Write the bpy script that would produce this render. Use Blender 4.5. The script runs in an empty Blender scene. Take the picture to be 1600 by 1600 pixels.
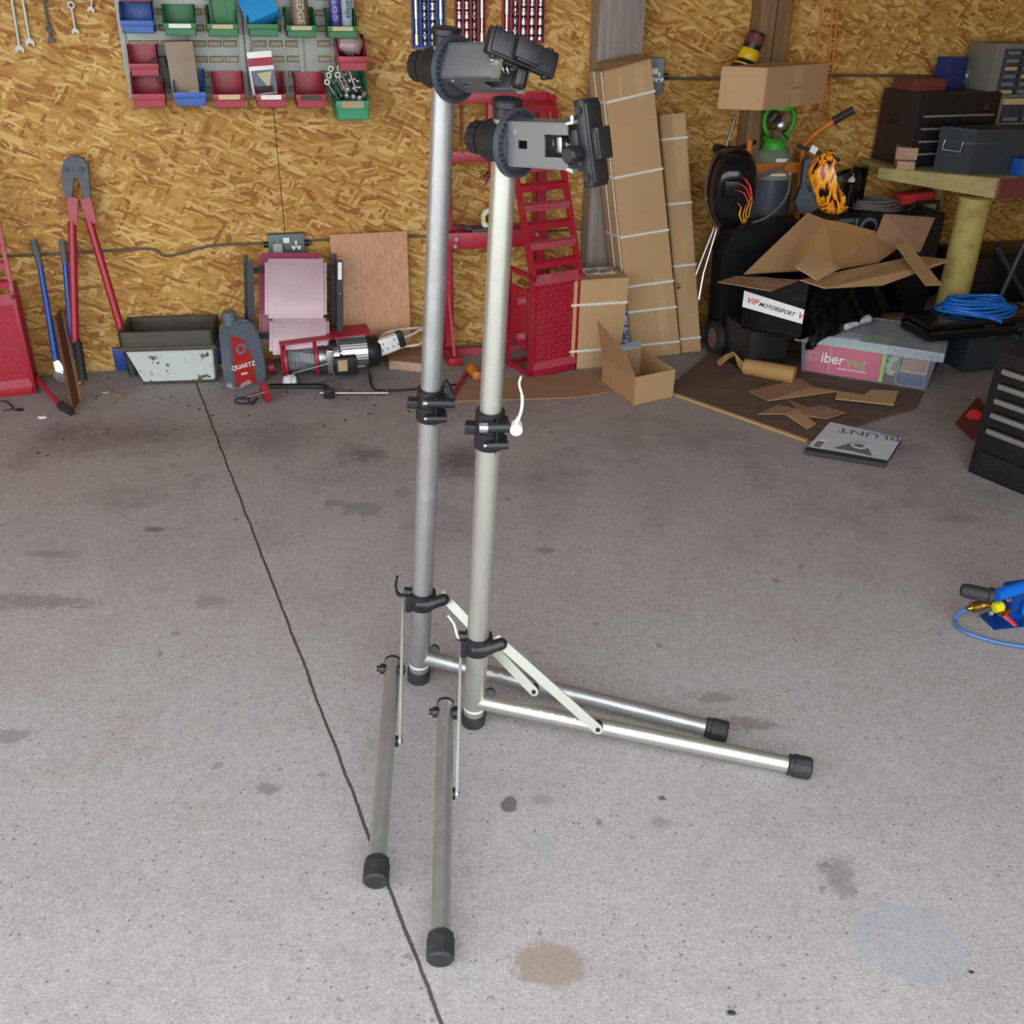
import bpy, bmesh, math, random
from mathutils import Vector as V, Matrix
random.seed(7)
SC = bpy.context.scene; COL = SC.collection
# ---------------------------------------------------------------- camera
FPX = 1550.0; HC = 1.5
_up = -V((-51, -2850, -FPX)).normalized()
_f = V((0, 0, -1)); _f = (_f - _up * _f.dot(_up)).normalized(); _r = _f.cross(_up)
CM = Matrix((_r, _f, _up))                      # world <- camera
cd = bpy.data.cameras.new('camera'); cam = bpy.data.objects.new('camera', cd); COL.objects.link(cam)
cd.sensor_fit = 'HORIZONTAL'; cd.sensor_width = 36; cd.lens = 36 * FPX / 1600; cd.clip_start = .02
cam.matrix_world = Matrix.Translation((0, 0, HC)) @ CM.to_4x4(); SC.camera = cam
# ---------------------------------------------------------------- world, light, exposure
SC.view_settings.view_transform = 'Standard'; SC.view_settings.look = 'None'
SC.view_settings.gamma = 1; SC.view_settings.exposure = 1.5; SC.view_settings.use_curve_mapping = False
w = bpy.data.worlds.new('sky'); SC.world = w; w.use_nodes = True
nt = w.node_tree; bg = nt.nodes['Background']
sk = nt.nodes.new('ShaderNodeTexSky'); sk.sky_type = 'HOSEK_WILKIE'; sk.turbidity = 8; sk.ground_albedo = .4
sk.sun_direction = V((.3, .55, .75)).normalized()
mx = nt.nodes.new('ShaderNodeMixRGB'); mx.inputs[0].default_value = .62; mx.inputs[2].default_value = (.92, .95, 1.0, 1)
nt.links.new(sk.outputs[0], mx.inputs[1]); nt.links.new(mx.outputs[0], bg.inputs[0]); bg.inputs[1].default_value = 2.3
# ---------------------------------------------------------------- pixel <-> world helpers
def ray(x, y): return CM @ V((x - 800, 800 - y, -FPX))
def G(x, y, z=0):
    d = ray(x, y); t = (z - HC) / d.z; return V((0, 0, HC)) + d * t
def AY(x, y, Y):
    d = ray(x, y); return V((0, 0, HC)) + d * (Y / d.y)
def PX(p):
    q = CM.transposed() @ (V(p) - V((0, 0, HC))); return (800 + FPX * q.x / -q.z, 800 - FPX * q.y / -q.z)
WA = G(140, 581); WB = G(737, 538); UU = (WB - WA).normalized(); NN = V((UU.y, -UU.x, 0)); WANG = math.atan2(UU.y, UU.x)
def P(x, y, off=0):
    d = ray(x, y); t = (WA + NN * off - V((0, 0, HC))).dot(NN) / d.dot(NN); return V((0, 0, HC)) + d * t
def WU(x, y, off=0):
    p = P(x, y, off); return (p - WA).dot(UU), p.z
def WL(u, off, z): return WA + UU * u + NN * off + V((0, 0, z))
WR = Matrix.Rotation(WANG, 4, 'Z')
def T(p): return Matrix.Translation(p)
def RX(a): return Matrix.Rotation(math.radians(a), 4, 'X')
def RY(a): return Matrix.Rotation(math.radians(a), 4, 'Y')
def RZ(a): return Matrix.Rotation(math.radians(a), 4, 'Z')
def frame(o, x, z):
    x = V(x).normalized(); z = V(z); z = (z - x * z.dot(x)).normalized(); y = z.cross(x)
    m = Matrix((x, y, z)).transposed().to_4x4(); m.translation = o; return m
# ---------------------------------------------------------------- materials
def L(c):
    return tuple(((v / 255) / 12.92 if v / 255 <= .04045 else ((v / 255 + .055) / 1.055) ** 2.4) for v in c) + (1,)
class NB:
    def __init__(s, name):
        s.m = bpy.data.materials.new(name); s.m.use_nodes = True; s.t = s.m.node_tree
        s.b = s.t.nodes['Principled BSDF']; s.tc = s.t.nodes.new('ShaderNodeTexCoord')
    def n(s, ty, ins=None, **kw):
        n = s.t.nodes.new(ty)
        for k, v in kw.items(): setattr(n, k, v)
        for k, v in (ins or {}).items(): s.set(n.inputs[k], v)
        return n
    def set(s, sock, v):
        if isinstance(v, bpy.types.NodeSocket): s.t.links.new(v, sock)
        else: sock.default_value = v
    def math(s, op, a, b=0.0, c=None, clamp=False):
        n = s.n('ShaderNodeMath', operation=op); n.use_clamp = clamp; s.set(n.inputs[0], a); s.set(n.inputs[1], b)
        if c is not None: s.set(n.inputs[2], c)
        return n.outputs[0]
    def mix(s, f, a, b, ty='MIX'):
        n = s.n('ShaderNodeMixRGB', blend_type=ty); s.set(n.inputs[0], f); s.set(n.inputs[1], a); s.set(n.inputs[2], b); return n.outputs[0]
    def ramp(s, f, stops, interp='LINEAR'):
        n = s.n('ShaderNodeValToRGB'); s.set(n.inputs[0], f); cr = n.color_ramp; cr.interpolation = interp
        while len(cr.elements) < len(stops): cr.elements.new(.5)
        for e, (p, c) in zip(cr.elements, stops): e.position = p; e.color = c if len(c) == 4 else (*c, 1)
        return n.outputs[0]
    def noise(s, scale, detail=3, rough=.5, vec=None):
        n = s.n('ShaderNodeTexNoise', {'Scale': scale, 'Detail': detail, 'Roughness': rough}); s.set(n.inputs['Vector'], vec or s.tc.outputs['Object']); return n.outputs[0]
    def bump(s, h, st=.3, d=.002):
        n = s.n('ShaderNodeBump', {'Strength': st, 'Distance': d, 'Height': h}); s.set(s.b.inputs['Normal'], n.outputs[0])
MC = {}
def mat(name, c, rough=.5, metal=0, var=.12, vs=18, bump=0, bs=120, dirt=None, da=.35, ds=9, coat=0, trans=0, alpha=1):
    if name in MC: return MC[name]
    k = NB(name); c = L(c)
    dk = tuple(v * (1 - var) for v in c[:3]) + (1,); lt = tuple(min(1, v * (1 + var)) for v in c[:3]) + (1,)
    col = k.mix(k.noise(vs, 4), dk, lt)
    if dirt:
        f = k.ramp(k.noise(ds, 6, .7), [(.52, (0, 0, 0, 1)), (.66, (da, da, da, 1))]); col = k.mix(f, col, L(dirt))
    k.set(k.b.inputs['Base Color'], col); k.b.inputs['Metallic'].default_value = metal
    k.set(k.b.inputs['Roughness'], k.math('ADD', rough - .06, k.math('MULTIPLY', k.noise(vs * 2), .12)))
    if bump: k.bump(k.noise(bs, 3), bump)
    if coat: k.b.inputs['Coat Weight'].default_value = coat
    if trans: k.b.inputs['Transmission Weight'].default_value = trans
    if alpha < 1: k.b.inputs['Alpha'].default_value = alpha
    MC[name] = k.m; return k.m
def osb(name, pal, seams=(), dull=1):
    k = NB(name); sp = k.n('ShaderNodeSeparateXYZ', {0: k.tc.outputs['Object']})
    cb = k.n('ShaderNodeCombineXYZ', {0: sp.outputs[0], 1: sp.outputs[2]}).outputs[0]
    nz = k.n('ShaderNodeTexNoise', {'Scale': 14.0, 'Detail': 3.0}); k.set(nz.inputs['Vector'], cb)
    off = k.n('ShaderNodeVectorMath', {0: nz.outputs[1], 1: (.022, .022, 0)}, operation='MULTIPLY').outputs[0]
    vec = k.n('ShaderNodeVectorMath', {0: cb, 1: off}, operation='ADD').outputs[0]
    col = L(pal[0]); hgt = 0.0
    angs = [(8, 7, 26), (68, 9, 30), (-38, 8, 36), (32, 8, 34), (-80, 11, 44), (14, 7, 32), (-18, 9, 48), (52, 10, 62), (-58, 10, 70), (-4, 12, 80), (24, 13, 95)]
    for i, (a, sx, sy) in enumerate(angs):
        mp = k.n('ShaderNodeMapping'); k.set(mp.inputs[0], vec); mp.inputs['Rotation'].default_value = (0, 0, math.radians(a))
        mp.inputs['Location'].default_value = (i * 3.7, i * 1.9, 0); mp.inputs['Scale'].default_value = (1, 1, 1)
        m2 = k.n('ShaderNodeMapping', {0: mp.outputs[0]}); m2.inputs['Scale'].default_value = (sx, sy, 1)
        vo = k.n('ShaderNodeTexVoronoi', {0: m2.outputs[0], 'Scale': 1.0, 'Randomness': 1.0}, voronoi_dimensions='2D', distance='CHEBYCHEV')
        s3 = k.n('ShaderNodeSeparateColor', {0: vo.outputs['Color']})
        msk = k.math('MULTIPLY', k.math('GREATER_THAN', s3.outputs[0], (.55 if i < 4 else .66) if i else 0.0), k.math('LESS_THAN', vo.outputs['Distance'], .62 if i else 9.0))
        st = [(j / (len(pal)), L(c)) for j, c in enumerate(pal)]
        fc = k.ramp(s3.outputs[1], st, 'CONSTANT')
        gr = k.n('ShaderNodeMapping', {0: mp.outputs[0]}); gr.inputs['Scale'].default_value = (14, 260, 1)
        g = k.noise(1.0, 3, .6, gr.outputs[0])
        fc = k.mix(.55, fc, k.ramp(g, [(.3, (.74, .68, .58, 1)), (.6, (1, 1, 1, 1))]), 'MULTIPLY')
        edge = k.ramp(vo.outputs['Distance'], [(.46, (1, 1, 1, 1)), (.62, (.66, .5, .34, 1))])
        fc = k.mix(.7, fc, edge, 'MULTIPLY')
        col = k.mix(msk, col, fc); hgt = k.math('ADD', k.math('MULTIPLY', hgt, .6), k.math('MULTIPLY', msk, s3.outputs[2]))
    big = k.ramp(k.noise(2.2, 3), [(.35, (.86, .8, .74, 1)), (.65, (1, 1, 1, 1))]); col = k.mix(1.0, col, big, 'MULTIPLY')
    for x0, z0, z1 in seams:
        sm = k.math('LESS_THAN', k.math('ABSOLUTE', k.math('SUBTRACT', sp.outputs[0], x0)), .0016)
        col = k.mix(sm, col, (.01, .008, .006, 1))
    k.set(k.b.inputs['Base Color'], col); k.b.inputs['Roughness'].default_value = .62; k.b.inputs['Specular IOR Level'].default_value = .3
    k.bump(hgt, .35, .003); return k.m
def concrete():
    k = NB('concrete'); ob = k.tc.outputs['Object']; sp = k.n('ShaderNodeSeparateXYZ', {0: ob})
    col = k.mix(k.noise(1.1, 5, .6), L((168, 164, 163)), L((190, 186, 186)))
    col = k.mix(k.math('MULTIPLY', k.ramp(k.noise(5, 6, .7), [(.45, (0,) * 3 + (1,)), (.7, (1,) * 3 + (1,))]), .35), col, L((150, 136, 126)))
    col = k.mix(k.math('MULTIPLY', k.ramp(k.noise(38, 5, .8), [(.4, (0,) * 3 + (1,)), (.62, (1,) * 3 + (1,))]), .30), col, L((214, 210, 206)))
    # fine aggregate
    mpn = k.n('ShaderNodeMapping', {0: ob}); mpn.inputs['Scale'].default_value = (1, 1.7, 1)
    fn = k.noise(210, 4, .75, mpn.outputs[0]); fn2 = k.noise(95, 5, .8); col = k.mix(.5, col, k.ramp(fn2, [(.38, (.66, .64, .63, 1)), (.5, (1, 1, 1, 1)), (.62, (1.0, 1, 1, 1))]), 'MULTIPLY'); col = k.mix(.27, col, k.ramp(k.noise(150, 4, .8), [(.52, L((128, 124, 122))), (.68, L((232, 230, 228)))]), 'OVERLAY'); col = k.mix(.6, col, k.ramp(fn, [(.36, (.5, .48, .47, 1)), (.5, (1, 1, 1, 1)), (.7, (1.0, 1, 1, 1))]), 'MULTIPLY')
    # dark pits
    v = k.n('ShaderNodeTexVoronoi', {0: ob, 'Scale': 88.0}); pc = k.n('ShaderNodeSeparateColor', {0: v.outputs['Color']})
    pit = k.math('MULTIPLY', k.math('LESS_THAN', v.outputs['Distance'], k.math('MULTIPLY', k.math('POWER', pc.outputs[1], 2.0), .3)), k.math('GREATER_THAN', pc.outputs[0], .5))
    col = k.mix(k.math('MULTIPLY', pit, .6), col, L((92, 84, 80)))
    v2 = k.n('ShaderNodeTexVoronoi', {0: ob, 'Scale': 13.0}); p2 = k.n('ShaderNodeSeparateColor', {0: v2.outputs['Color']})
    d2 = k.math('ADD', v2.outputs['Distance'], k.math('MULTIPLY', k.math('SUBTRACT', k.noise(70, 3), .5), .35))
    s2 = k.math('MULTIPLY', k.math('LESS_THAN', d2, k.math('MULTIPLY', p2.outputs[1], .16)), k.math('GREATER_THAN', p2.outputs[0], .68))
    col = k.mix(k.math('MULTIPLY', s2, .45), col, L((98, 90, 88)))
    # noise-broken tint that gets darker towards the back of the shop
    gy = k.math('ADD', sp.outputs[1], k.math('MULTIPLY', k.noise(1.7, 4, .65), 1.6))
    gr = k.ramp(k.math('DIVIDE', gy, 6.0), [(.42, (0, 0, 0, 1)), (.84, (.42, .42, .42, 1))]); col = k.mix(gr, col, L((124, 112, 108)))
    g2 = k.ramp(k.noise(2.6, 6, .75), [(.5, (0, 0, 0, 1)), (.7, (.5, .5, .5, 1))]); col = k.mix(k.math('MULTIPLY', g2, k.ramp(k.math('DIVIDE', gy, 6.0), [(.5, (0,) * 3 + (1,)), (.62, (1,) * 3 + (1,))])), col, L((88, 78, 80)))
    wob = k.math('MULTIPLY', k.math('SUBTRACT', k.noise(26, 6, .85), .5), 1.25)
    def blob(px, py, rx, ry, c, am, soft=.35, wb=1.3, ring=False):
        nonlocal col
        p = G(px, py); a = k.math('DIVIDE', k.math('SUBTRACT', sp.outputs[0], p.x), rx); b = k.math('DIVIDE', k.math('SUBTRACT', sp.outputs[1], p.y), ry)
        d = k.math('SQRT', k.math('ADD', k.math('MULTIPLY', a, a), k.math('MULTIPLY', b, b))); d = k.math('ADD', d, k.math('MULTIPLY', wob, wb))
        if ring: f = k.ramp(d, [(0, (.35,) * 3), (.7, (.5,) * 3), (.9, (1,) * 3), (1.0, (0,) * 3)])
        else: f = k.ramp(d, [(max(0, .8 - soft), (1,) * 3), (.9, (0,) * 3)])
        col = k.mix(k.math('MULTIPLY', f, am), col, L(c))
    for a in [(857, 1508, .075, .055, (142, 128, 110), .75, .1), (796, 1258, .021, .028, (84, 70, 62), .75, .1), (848, 1250, .03, .02, (120, 116, 118), .5), (1032, 1285, .034, .022, (128, 126, 128), .6),
              (936, 1285, .01, .012, (90, 88, 90), .6), (1312, 1368, .05, .06, (112, 108, 108), .6, .3, 2.6), (1035, 1247, .012, .01, (60, 52, 48), .8), (1115, 1090, .07, .03, (110, 100, 96), .5, .3, 3), (1170, 1130, .08, .03, (110, 100, 96), .6, .3, 3.4), (850, 1325, .03, .04, (150, 156, 164), .5),
              (570, 795, .1, .06, (112, 114, 120), .6, .3, 2.6), (520, 786, .04, .04, (112, 114, 120), .6, .3, 2), (575, 710, .09, .06, (98, 96, 102), .6, .3, 2.8), (628, 770, .04, .05, (112, 114, 120), .5), (720, 720, .16, .22, (78, 68, 70), .75, .6, 1.4),
              (240, 827, .05, .02, (92, 84, 84), .7, .3, 2.6), (55, 940, .2, .045, (122, 110, 104), .6, .3, 2.8), (420, 1232, .035, .02, (110, 100, 98), .6, .3, 2.6), (330, 940, .06, .04, (125, 115, 112), .5, .3, 2.6), (80, 866, .1, .03, (105, 98, 100), .5, .5, 2), (200, 680, .5, .22, (92, 82, 84), .55, .7, 1.6), (420, 690, .25, .2, (96, 86, 88), .5, .7, 1.6),
              (850, 860, .05, .02, (95, 88, 88), .5, .3, 2.6), (1500, 810, .12, .05, (120, 114, 112), .5, .5, 2), (1370, 700, .3, .1, (108, 98, 95), .5, .6, 1.5), (15, 1150, .06, .03, (110, 104, 104), .5, .3, 2)]: blob(*a)
    blob(1420, 1472, .1, .085, (150, 158, 168), .6, 0, .25, True)
    # saw-cut joint across the slab
    a = G(315, 620); b = G(690, 1600); n = V((b.y - a.y, a.x - b.x, 0)).normalized()
    dl = k.math('ADD', k.math('ADD', k.math('MULTIPLY', sp.outputs[0], n.x), k.math('MULTIPLY', sp.outputs[1], n.y)), -(n.x * a.x + n.y * a.y))
    dl = k.math('ABSOLUTE', k.math('ADD', dl, k.math('MULTIPLY', k.math('SUBTRACT', k.noise(9, 4), .5), .012)))
    jf = k.ramp(k.math('ADD', k.math('MULTIPLY', dl, 100), k.math('MULTIPLY', k.math('SUBTRACT', k.noise(140, 3), .5), .35)), [(.24, (1,) * 3), (.42, (0,) * 3)])
    col = k.mix(k.math('MULTIPLY', jf, .92), col, L((66, 58, 56)))
    k.set(k.b.inputs['Base Color'], col); k.b.inputs['Roughness'].default_value = .78; k.b.inputs['Specular IOR Level'].default_value = .35
    h = k.math('SUBTRACT', k.math('ADD', k.noise(160, 5, .8, mpn.outputs[0]), k.math('MULTIPLY', k.noise(30, 4), .6)), k.math('MULTIPLY', jf, 1.5)); k.bump(h, .5, .004)
    return k.m
def grain(name, c1, c2, sc=(60, 60, 3), rough=.6, rot=(0, 0, 0), metal=0):
    k = NB(name); mp = k.n('ShaderNodeMapping', {0: k.tc.outputs['Object']}); mp.inputs['Scale'].default_value = sc; mp.inputs['Rotation'].default_value = rot
    n = k.noise(1.0, 5, .6, mp.outputs[0]); col = k.ramp(n, [(.3, L(c1)), (.7, L(c2))]); col = k.mix(.25, col, k.ramp(k.noise(7, 4), [(.3, (.7,) * 3), (.7, (1,) * 3)]), 'MULTIPLY')
    k.set(k.b.inputs['Base Color'], col); k.b.inputs['Roughness'].default_value = rough; k.b.inputs['Metallic'].default_value = metal; k.bump(n, .2, .001); return k.m
def patch(name, c, c2, thr=.56, sc=14, rough=.5, metal=0, sharp=.02, det=6):
    k = NB(name); f = k.ramp(k.noise(sc, det, .7), [(thr, (0,) * 3), (thr + sharp, (1,) * 3)])
    col = k.mix(f, k.mix(k.noise(4), L(c), tuple(v * .85 for v in L(c)[:3]) + (1,)), L(c2)); k.set(k.b.inputs['Base Color'], col)
    k.b.inputs['Roughness'].default_value = rough; k.b.inputs['Metallic'].default_value = metal; return k.m
def flames(name, cols, z0, z1):
    k = NB(name); sp = k.n('ShaderNodeSeparateXYZ', {0: k.tc.outputs['Object']})
    wv = k.n('ShaderNodeTexNoise', {'Scale': 11.0, 'Detail': 4.0, 'Distortion': 1.6}); mp = k.n('ShaderNodeMapping', {0: k.tc.outputs['Object']}); mp.inputs['Scale'].default_value = (1.6, 1.6, .7); k.set(wv.inputs['Vector'], mp.outputs[0])
    f = k.ramp(wv.outputs[0], [(.38, L((18, 18, 20))), (.42, L(cols[0])), (.49, L(cols[1])), (.56, L(cols[2])), (.64, L((20, 18, 18)))])
    k.set(k.b.inputs['Base Color'], f); k.b.inputs['Roughness'].default_value = .25; return k.m
M = dict(
 alu=mat('brushed_aluminium', (194, 196, 184), .36, .82, .05, 30, .12, 300),
 alud=mat('worn_aluminium', (172, 174, 172), .4, .8, .12, 25, .15, 200, (200, 200, 205), .5, 22),
 strutm=mat('strut_metal', (170, 172, 160), .4, .4, .05), ropem=mat('wire_rope_grey', (128, 130, 134), .5, .4, .3, 60), black=mat('black_plastic', (26, 27, 30), .42, 0, .2, 30, .1, 300),
 rubber=mat('black_rubber', (34, 34, 36), .65, 0, .2, 40, .2, 200, (80, 78, 76), .3, 30),
 gmetal=mat('grey_coated_metal', (120, 120, 122), .36, .45, .05, 20, .05, 300),
 disc=mat('dark_slate_plastic', (58, 64, 74), .45, 0, .1), chrome=mat('chrome', (188, 188, 188), .28, .9, .08),
 steel=mat('bare_steel', (170, 168, 165), .35, 1, .15, 40), brass=mat('brass', (190, 150, 70), .3, 1, .1),
 dsteel=mat('dark_steel', (72, 74, 80), .5, .6, .2, 30, .1, 200, (110, 80, 60), .4, 20), rust=mat('rusty_steel', (120, 74, 44), .8, .3, .3, 40, .3, 200),
 card=mat('cardboard', (178, 146, 104), .85, 0, .06, 8, .08, 90), card2=mat('cardboard_inside', (160, 124, 84), .88, 0, .08, 8, .08, 90), cardd=mat('cardboard_dusty', (150, 116, 88), .9, 0, .12, 9, .1, 90, (110, 84, 66), .5, 6),
 strap=mat('white_strap', (214, 212, 208), .4), tape=mat('clear_tape', (188, 160, 118), .16, 0, .1, 30, .3, 40), red=mat('red_paint', (158, 26, 44), .38, 0, .12, 12, .08, 60, (120, 70, 72), .35, 14),
 redl=mat('red_dusty_paint', (166, 60, 74), .6, 0, .15, 12, .1, 80, (140, 96, 98), .6, 14), redp=mat('red_plastic', (158, 30, 46), .4), blue=mat('blue_plastic', (30, 84, 165), .4), green=mat('green_plastic', (20, 112, 52), .4), teal=mat('teal_green_plastic', (14, 140, 92), .4),
 lblue=mat('light_blue_card', (42, 150, 214), .5), bpaint=mat('blue_paint', (36, 72, 150), .4, .1, .15, 20, 0, 0, (70, 80, 110), .4, 20), grip=mat('grey_grip', (84, 88, 94), .7),
 conduit=mat('grey_conduit', (92, 80, 66), .6), socket=mat('metal_clad_grey', (92, 104, 106), .5, .3), white=mat('white_plastic', (224, 224, 218), .4), cream=mat('cream_label', (196, 184, 140), .6),
 pink=mat('pale_pink_vinyl', (192, 164, 170), .34, 0, .06, 7, .4, 9, (170, 130, 145), .4, 5), pinkd=mat('pink_vinyl', (166, 76, 100), .4), bframe=mat('black_painted_frame', (24, 25, 28), .4, .1),
 orange=mat('orange_paint', (196, 112, 34), .45, 0, .15, 15, 0, 0, (110, 70, 40), .3), gcyl=mat('grey_cylinder_paint', (64, 76, 84), .42, 0, .1, 9), ggrn=mat('grey_green_paint', (122, 142, 118), .5), lime=mat('lime_green_plastic', (60, 170, 50), .4),
 yellow=mat('yellow_plastic', (220, 180, 20), .4), hose=mat('grey_rubber_hose', (104, 98, 90), .6), gloss=mat('gloss_black', (14, 14, 17), .16, 0, .1, 8), wrap=mat('black_stretch_wrap', (12, 13, 16), .22, 0, .3, 20, 1.0, 22), wood=grain('grey_weathered_timber', (122, 112, 104), (156, 146, 136), (50, 50, 3)),
 wood2=grain('stud_timber', (110, 82, 54), (140, 108, 74), (60, 60, 3)), oak=grain('wood_effect_laminate', (164, 112, 72), (198, 146, 100), (150, 150, 1.6), .45), ply=grain('dirty_brown_plywood', (84, 68, 58), (108, 88, 76), (6, 40, 6), .8), plye=mat('raw_board_edge', (170, 134, 88), .8), brown=mat('brown_painted_board', (100, 62, 42), .55),
 ywood=grain('yellowed_timber', (142, 128, 72), (170, 154, 92), (3, 30, 30), .6), ypaint=mat('yellow_pipe_paint', (176, 160, 92), .45, 0, .08, 9, 0, 0, (120, 90, 50), .5, 12), rwood=mat('red_brown_painted_wood', (104, 50, 44), .6), woodb=grain('sawn_timber_block', (150, 118, 92), (176, 142, 112), (8, 60, 60)),
 panel=mat('galvanised_panel', (158, 162, 154), .5, .35, .08, 10, .05, 60, (140, 112, 82), .35, 16), slot=mat('panel_slot_edge', (84, 80, 66), .6), lvr=mat('louvre_opening', (158, 146, 112), .6), dirty=patch('flaking_white_paint', (196, 206, 200), (88, 80, 62), .585, 22), rim=mat('oily_rim', (76, 72, 60), .7, .2, .3, 20, .4, 40),
 toolb=mat('toolbox_black', (24, 24, 28), .4, .1, .1), toolside=mat('toolbox_side', (44, 34, 32), .5), bar=mat('satin_drawer_bar', (172, 168, 162), .35, .7), dgrey=mat('dark_grey_plastic', (48, 56, 62), .5), oil=mat('grey_oil_bottle', (92, 103, 112), .35, 0, .08, 8), oilr=mat('red_oil_label', (170, 40, 40), .4),
 cable=mat('black_cable', (26, 26, 28), .5), wcable=mat('white_cable', (196, 190, 178), .5), bcable=mat('bright_blue_cable', (20, 106, 196), .4), bhose=mat('translucent_blue_hose', (70, 108, 165), .2), pblue=mat('vivid_blue_paint', (8, 104, 206), .3, .1), pnavy=mat('deep_blue_paint', (6, 62, 140), .4), redh=mat('red_handle', (200, 50, 60), .4), yknob=mat('yellow_knob', (214, 204, 10), .4),
 kraft=mat('kraft_paper', (166, 128, 76), .7, 0, .1, 12, .3, 40), book=mat('silver_grey_print', (200, 206, 214), .45), bookd=mat('book_dark', (48, 50, 54), .5), tan=mat('tan_paper', (176, 150, 112), .7), purple=mat('purple_can', (84, 66, 150), .35), tube=mat('taupe_tube', (126, 110, 96), .45), clear=mat('hazy_film', (205, 205, 205), .12, 0, .1, 20, .8, 60, alpha=.35),
 magenta=mat('magenta_card', (196, 44, 84), .5), limec=mat('lime_card', (150, 190, 30), .5), ink=mat('dark_ink', (30, 30, 32), .6), whitep=mat('white_print', (236, 236, 236), .5), olive=mat('olive_print', (158, 150, 40), .5), redink=mat('red_print', (206, 44, 34), .5), greyp=mat('grey_print', (104, 114, 126), .5), navy=mat('navy_plastic', (28, 44, 98), .45), foam=mat('foam_white', (210, 214, 216), .6),
 ltblue=mat('pale_blue_card', (160, 176, 190), .6), ceil=mat('ceiling_board', (150, 140, 122), .9), yard=mat('yard_concrete', (150, 148, 142), .9, 0, .1, 2))
kk = NB('tote_plastic'); kk.set(kk.b.inputs['Base Color'], (.72, .8, .9, 1)); kk.b.inputs['Roughness'].default_value = .22; kk.b.inputs['Alpha'].default_value = .09; kk.bump(kk.noise(30), .1); M['tote'] = kk.m
kk = NB('tote_lid_plastic'); kk.set(kk.b.inputs['Base Color'], (.62, .7, .8, 1)); kk.b.inputs['Roughness'].default_value = .25; kk.b.inputs['Alpha'].default_value = .30; M['lid'] = kk.m
M['flame1'] = flames('flame_print_red', [(240, 200, 190), (224, 60, 60), (240, 180, 40)], 0, 1); M['flame2'] = flames('flame_print_orange', [(240, 130, 20), (250, 190, 40), (214, 84, 16)], 0, 1)
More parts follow.
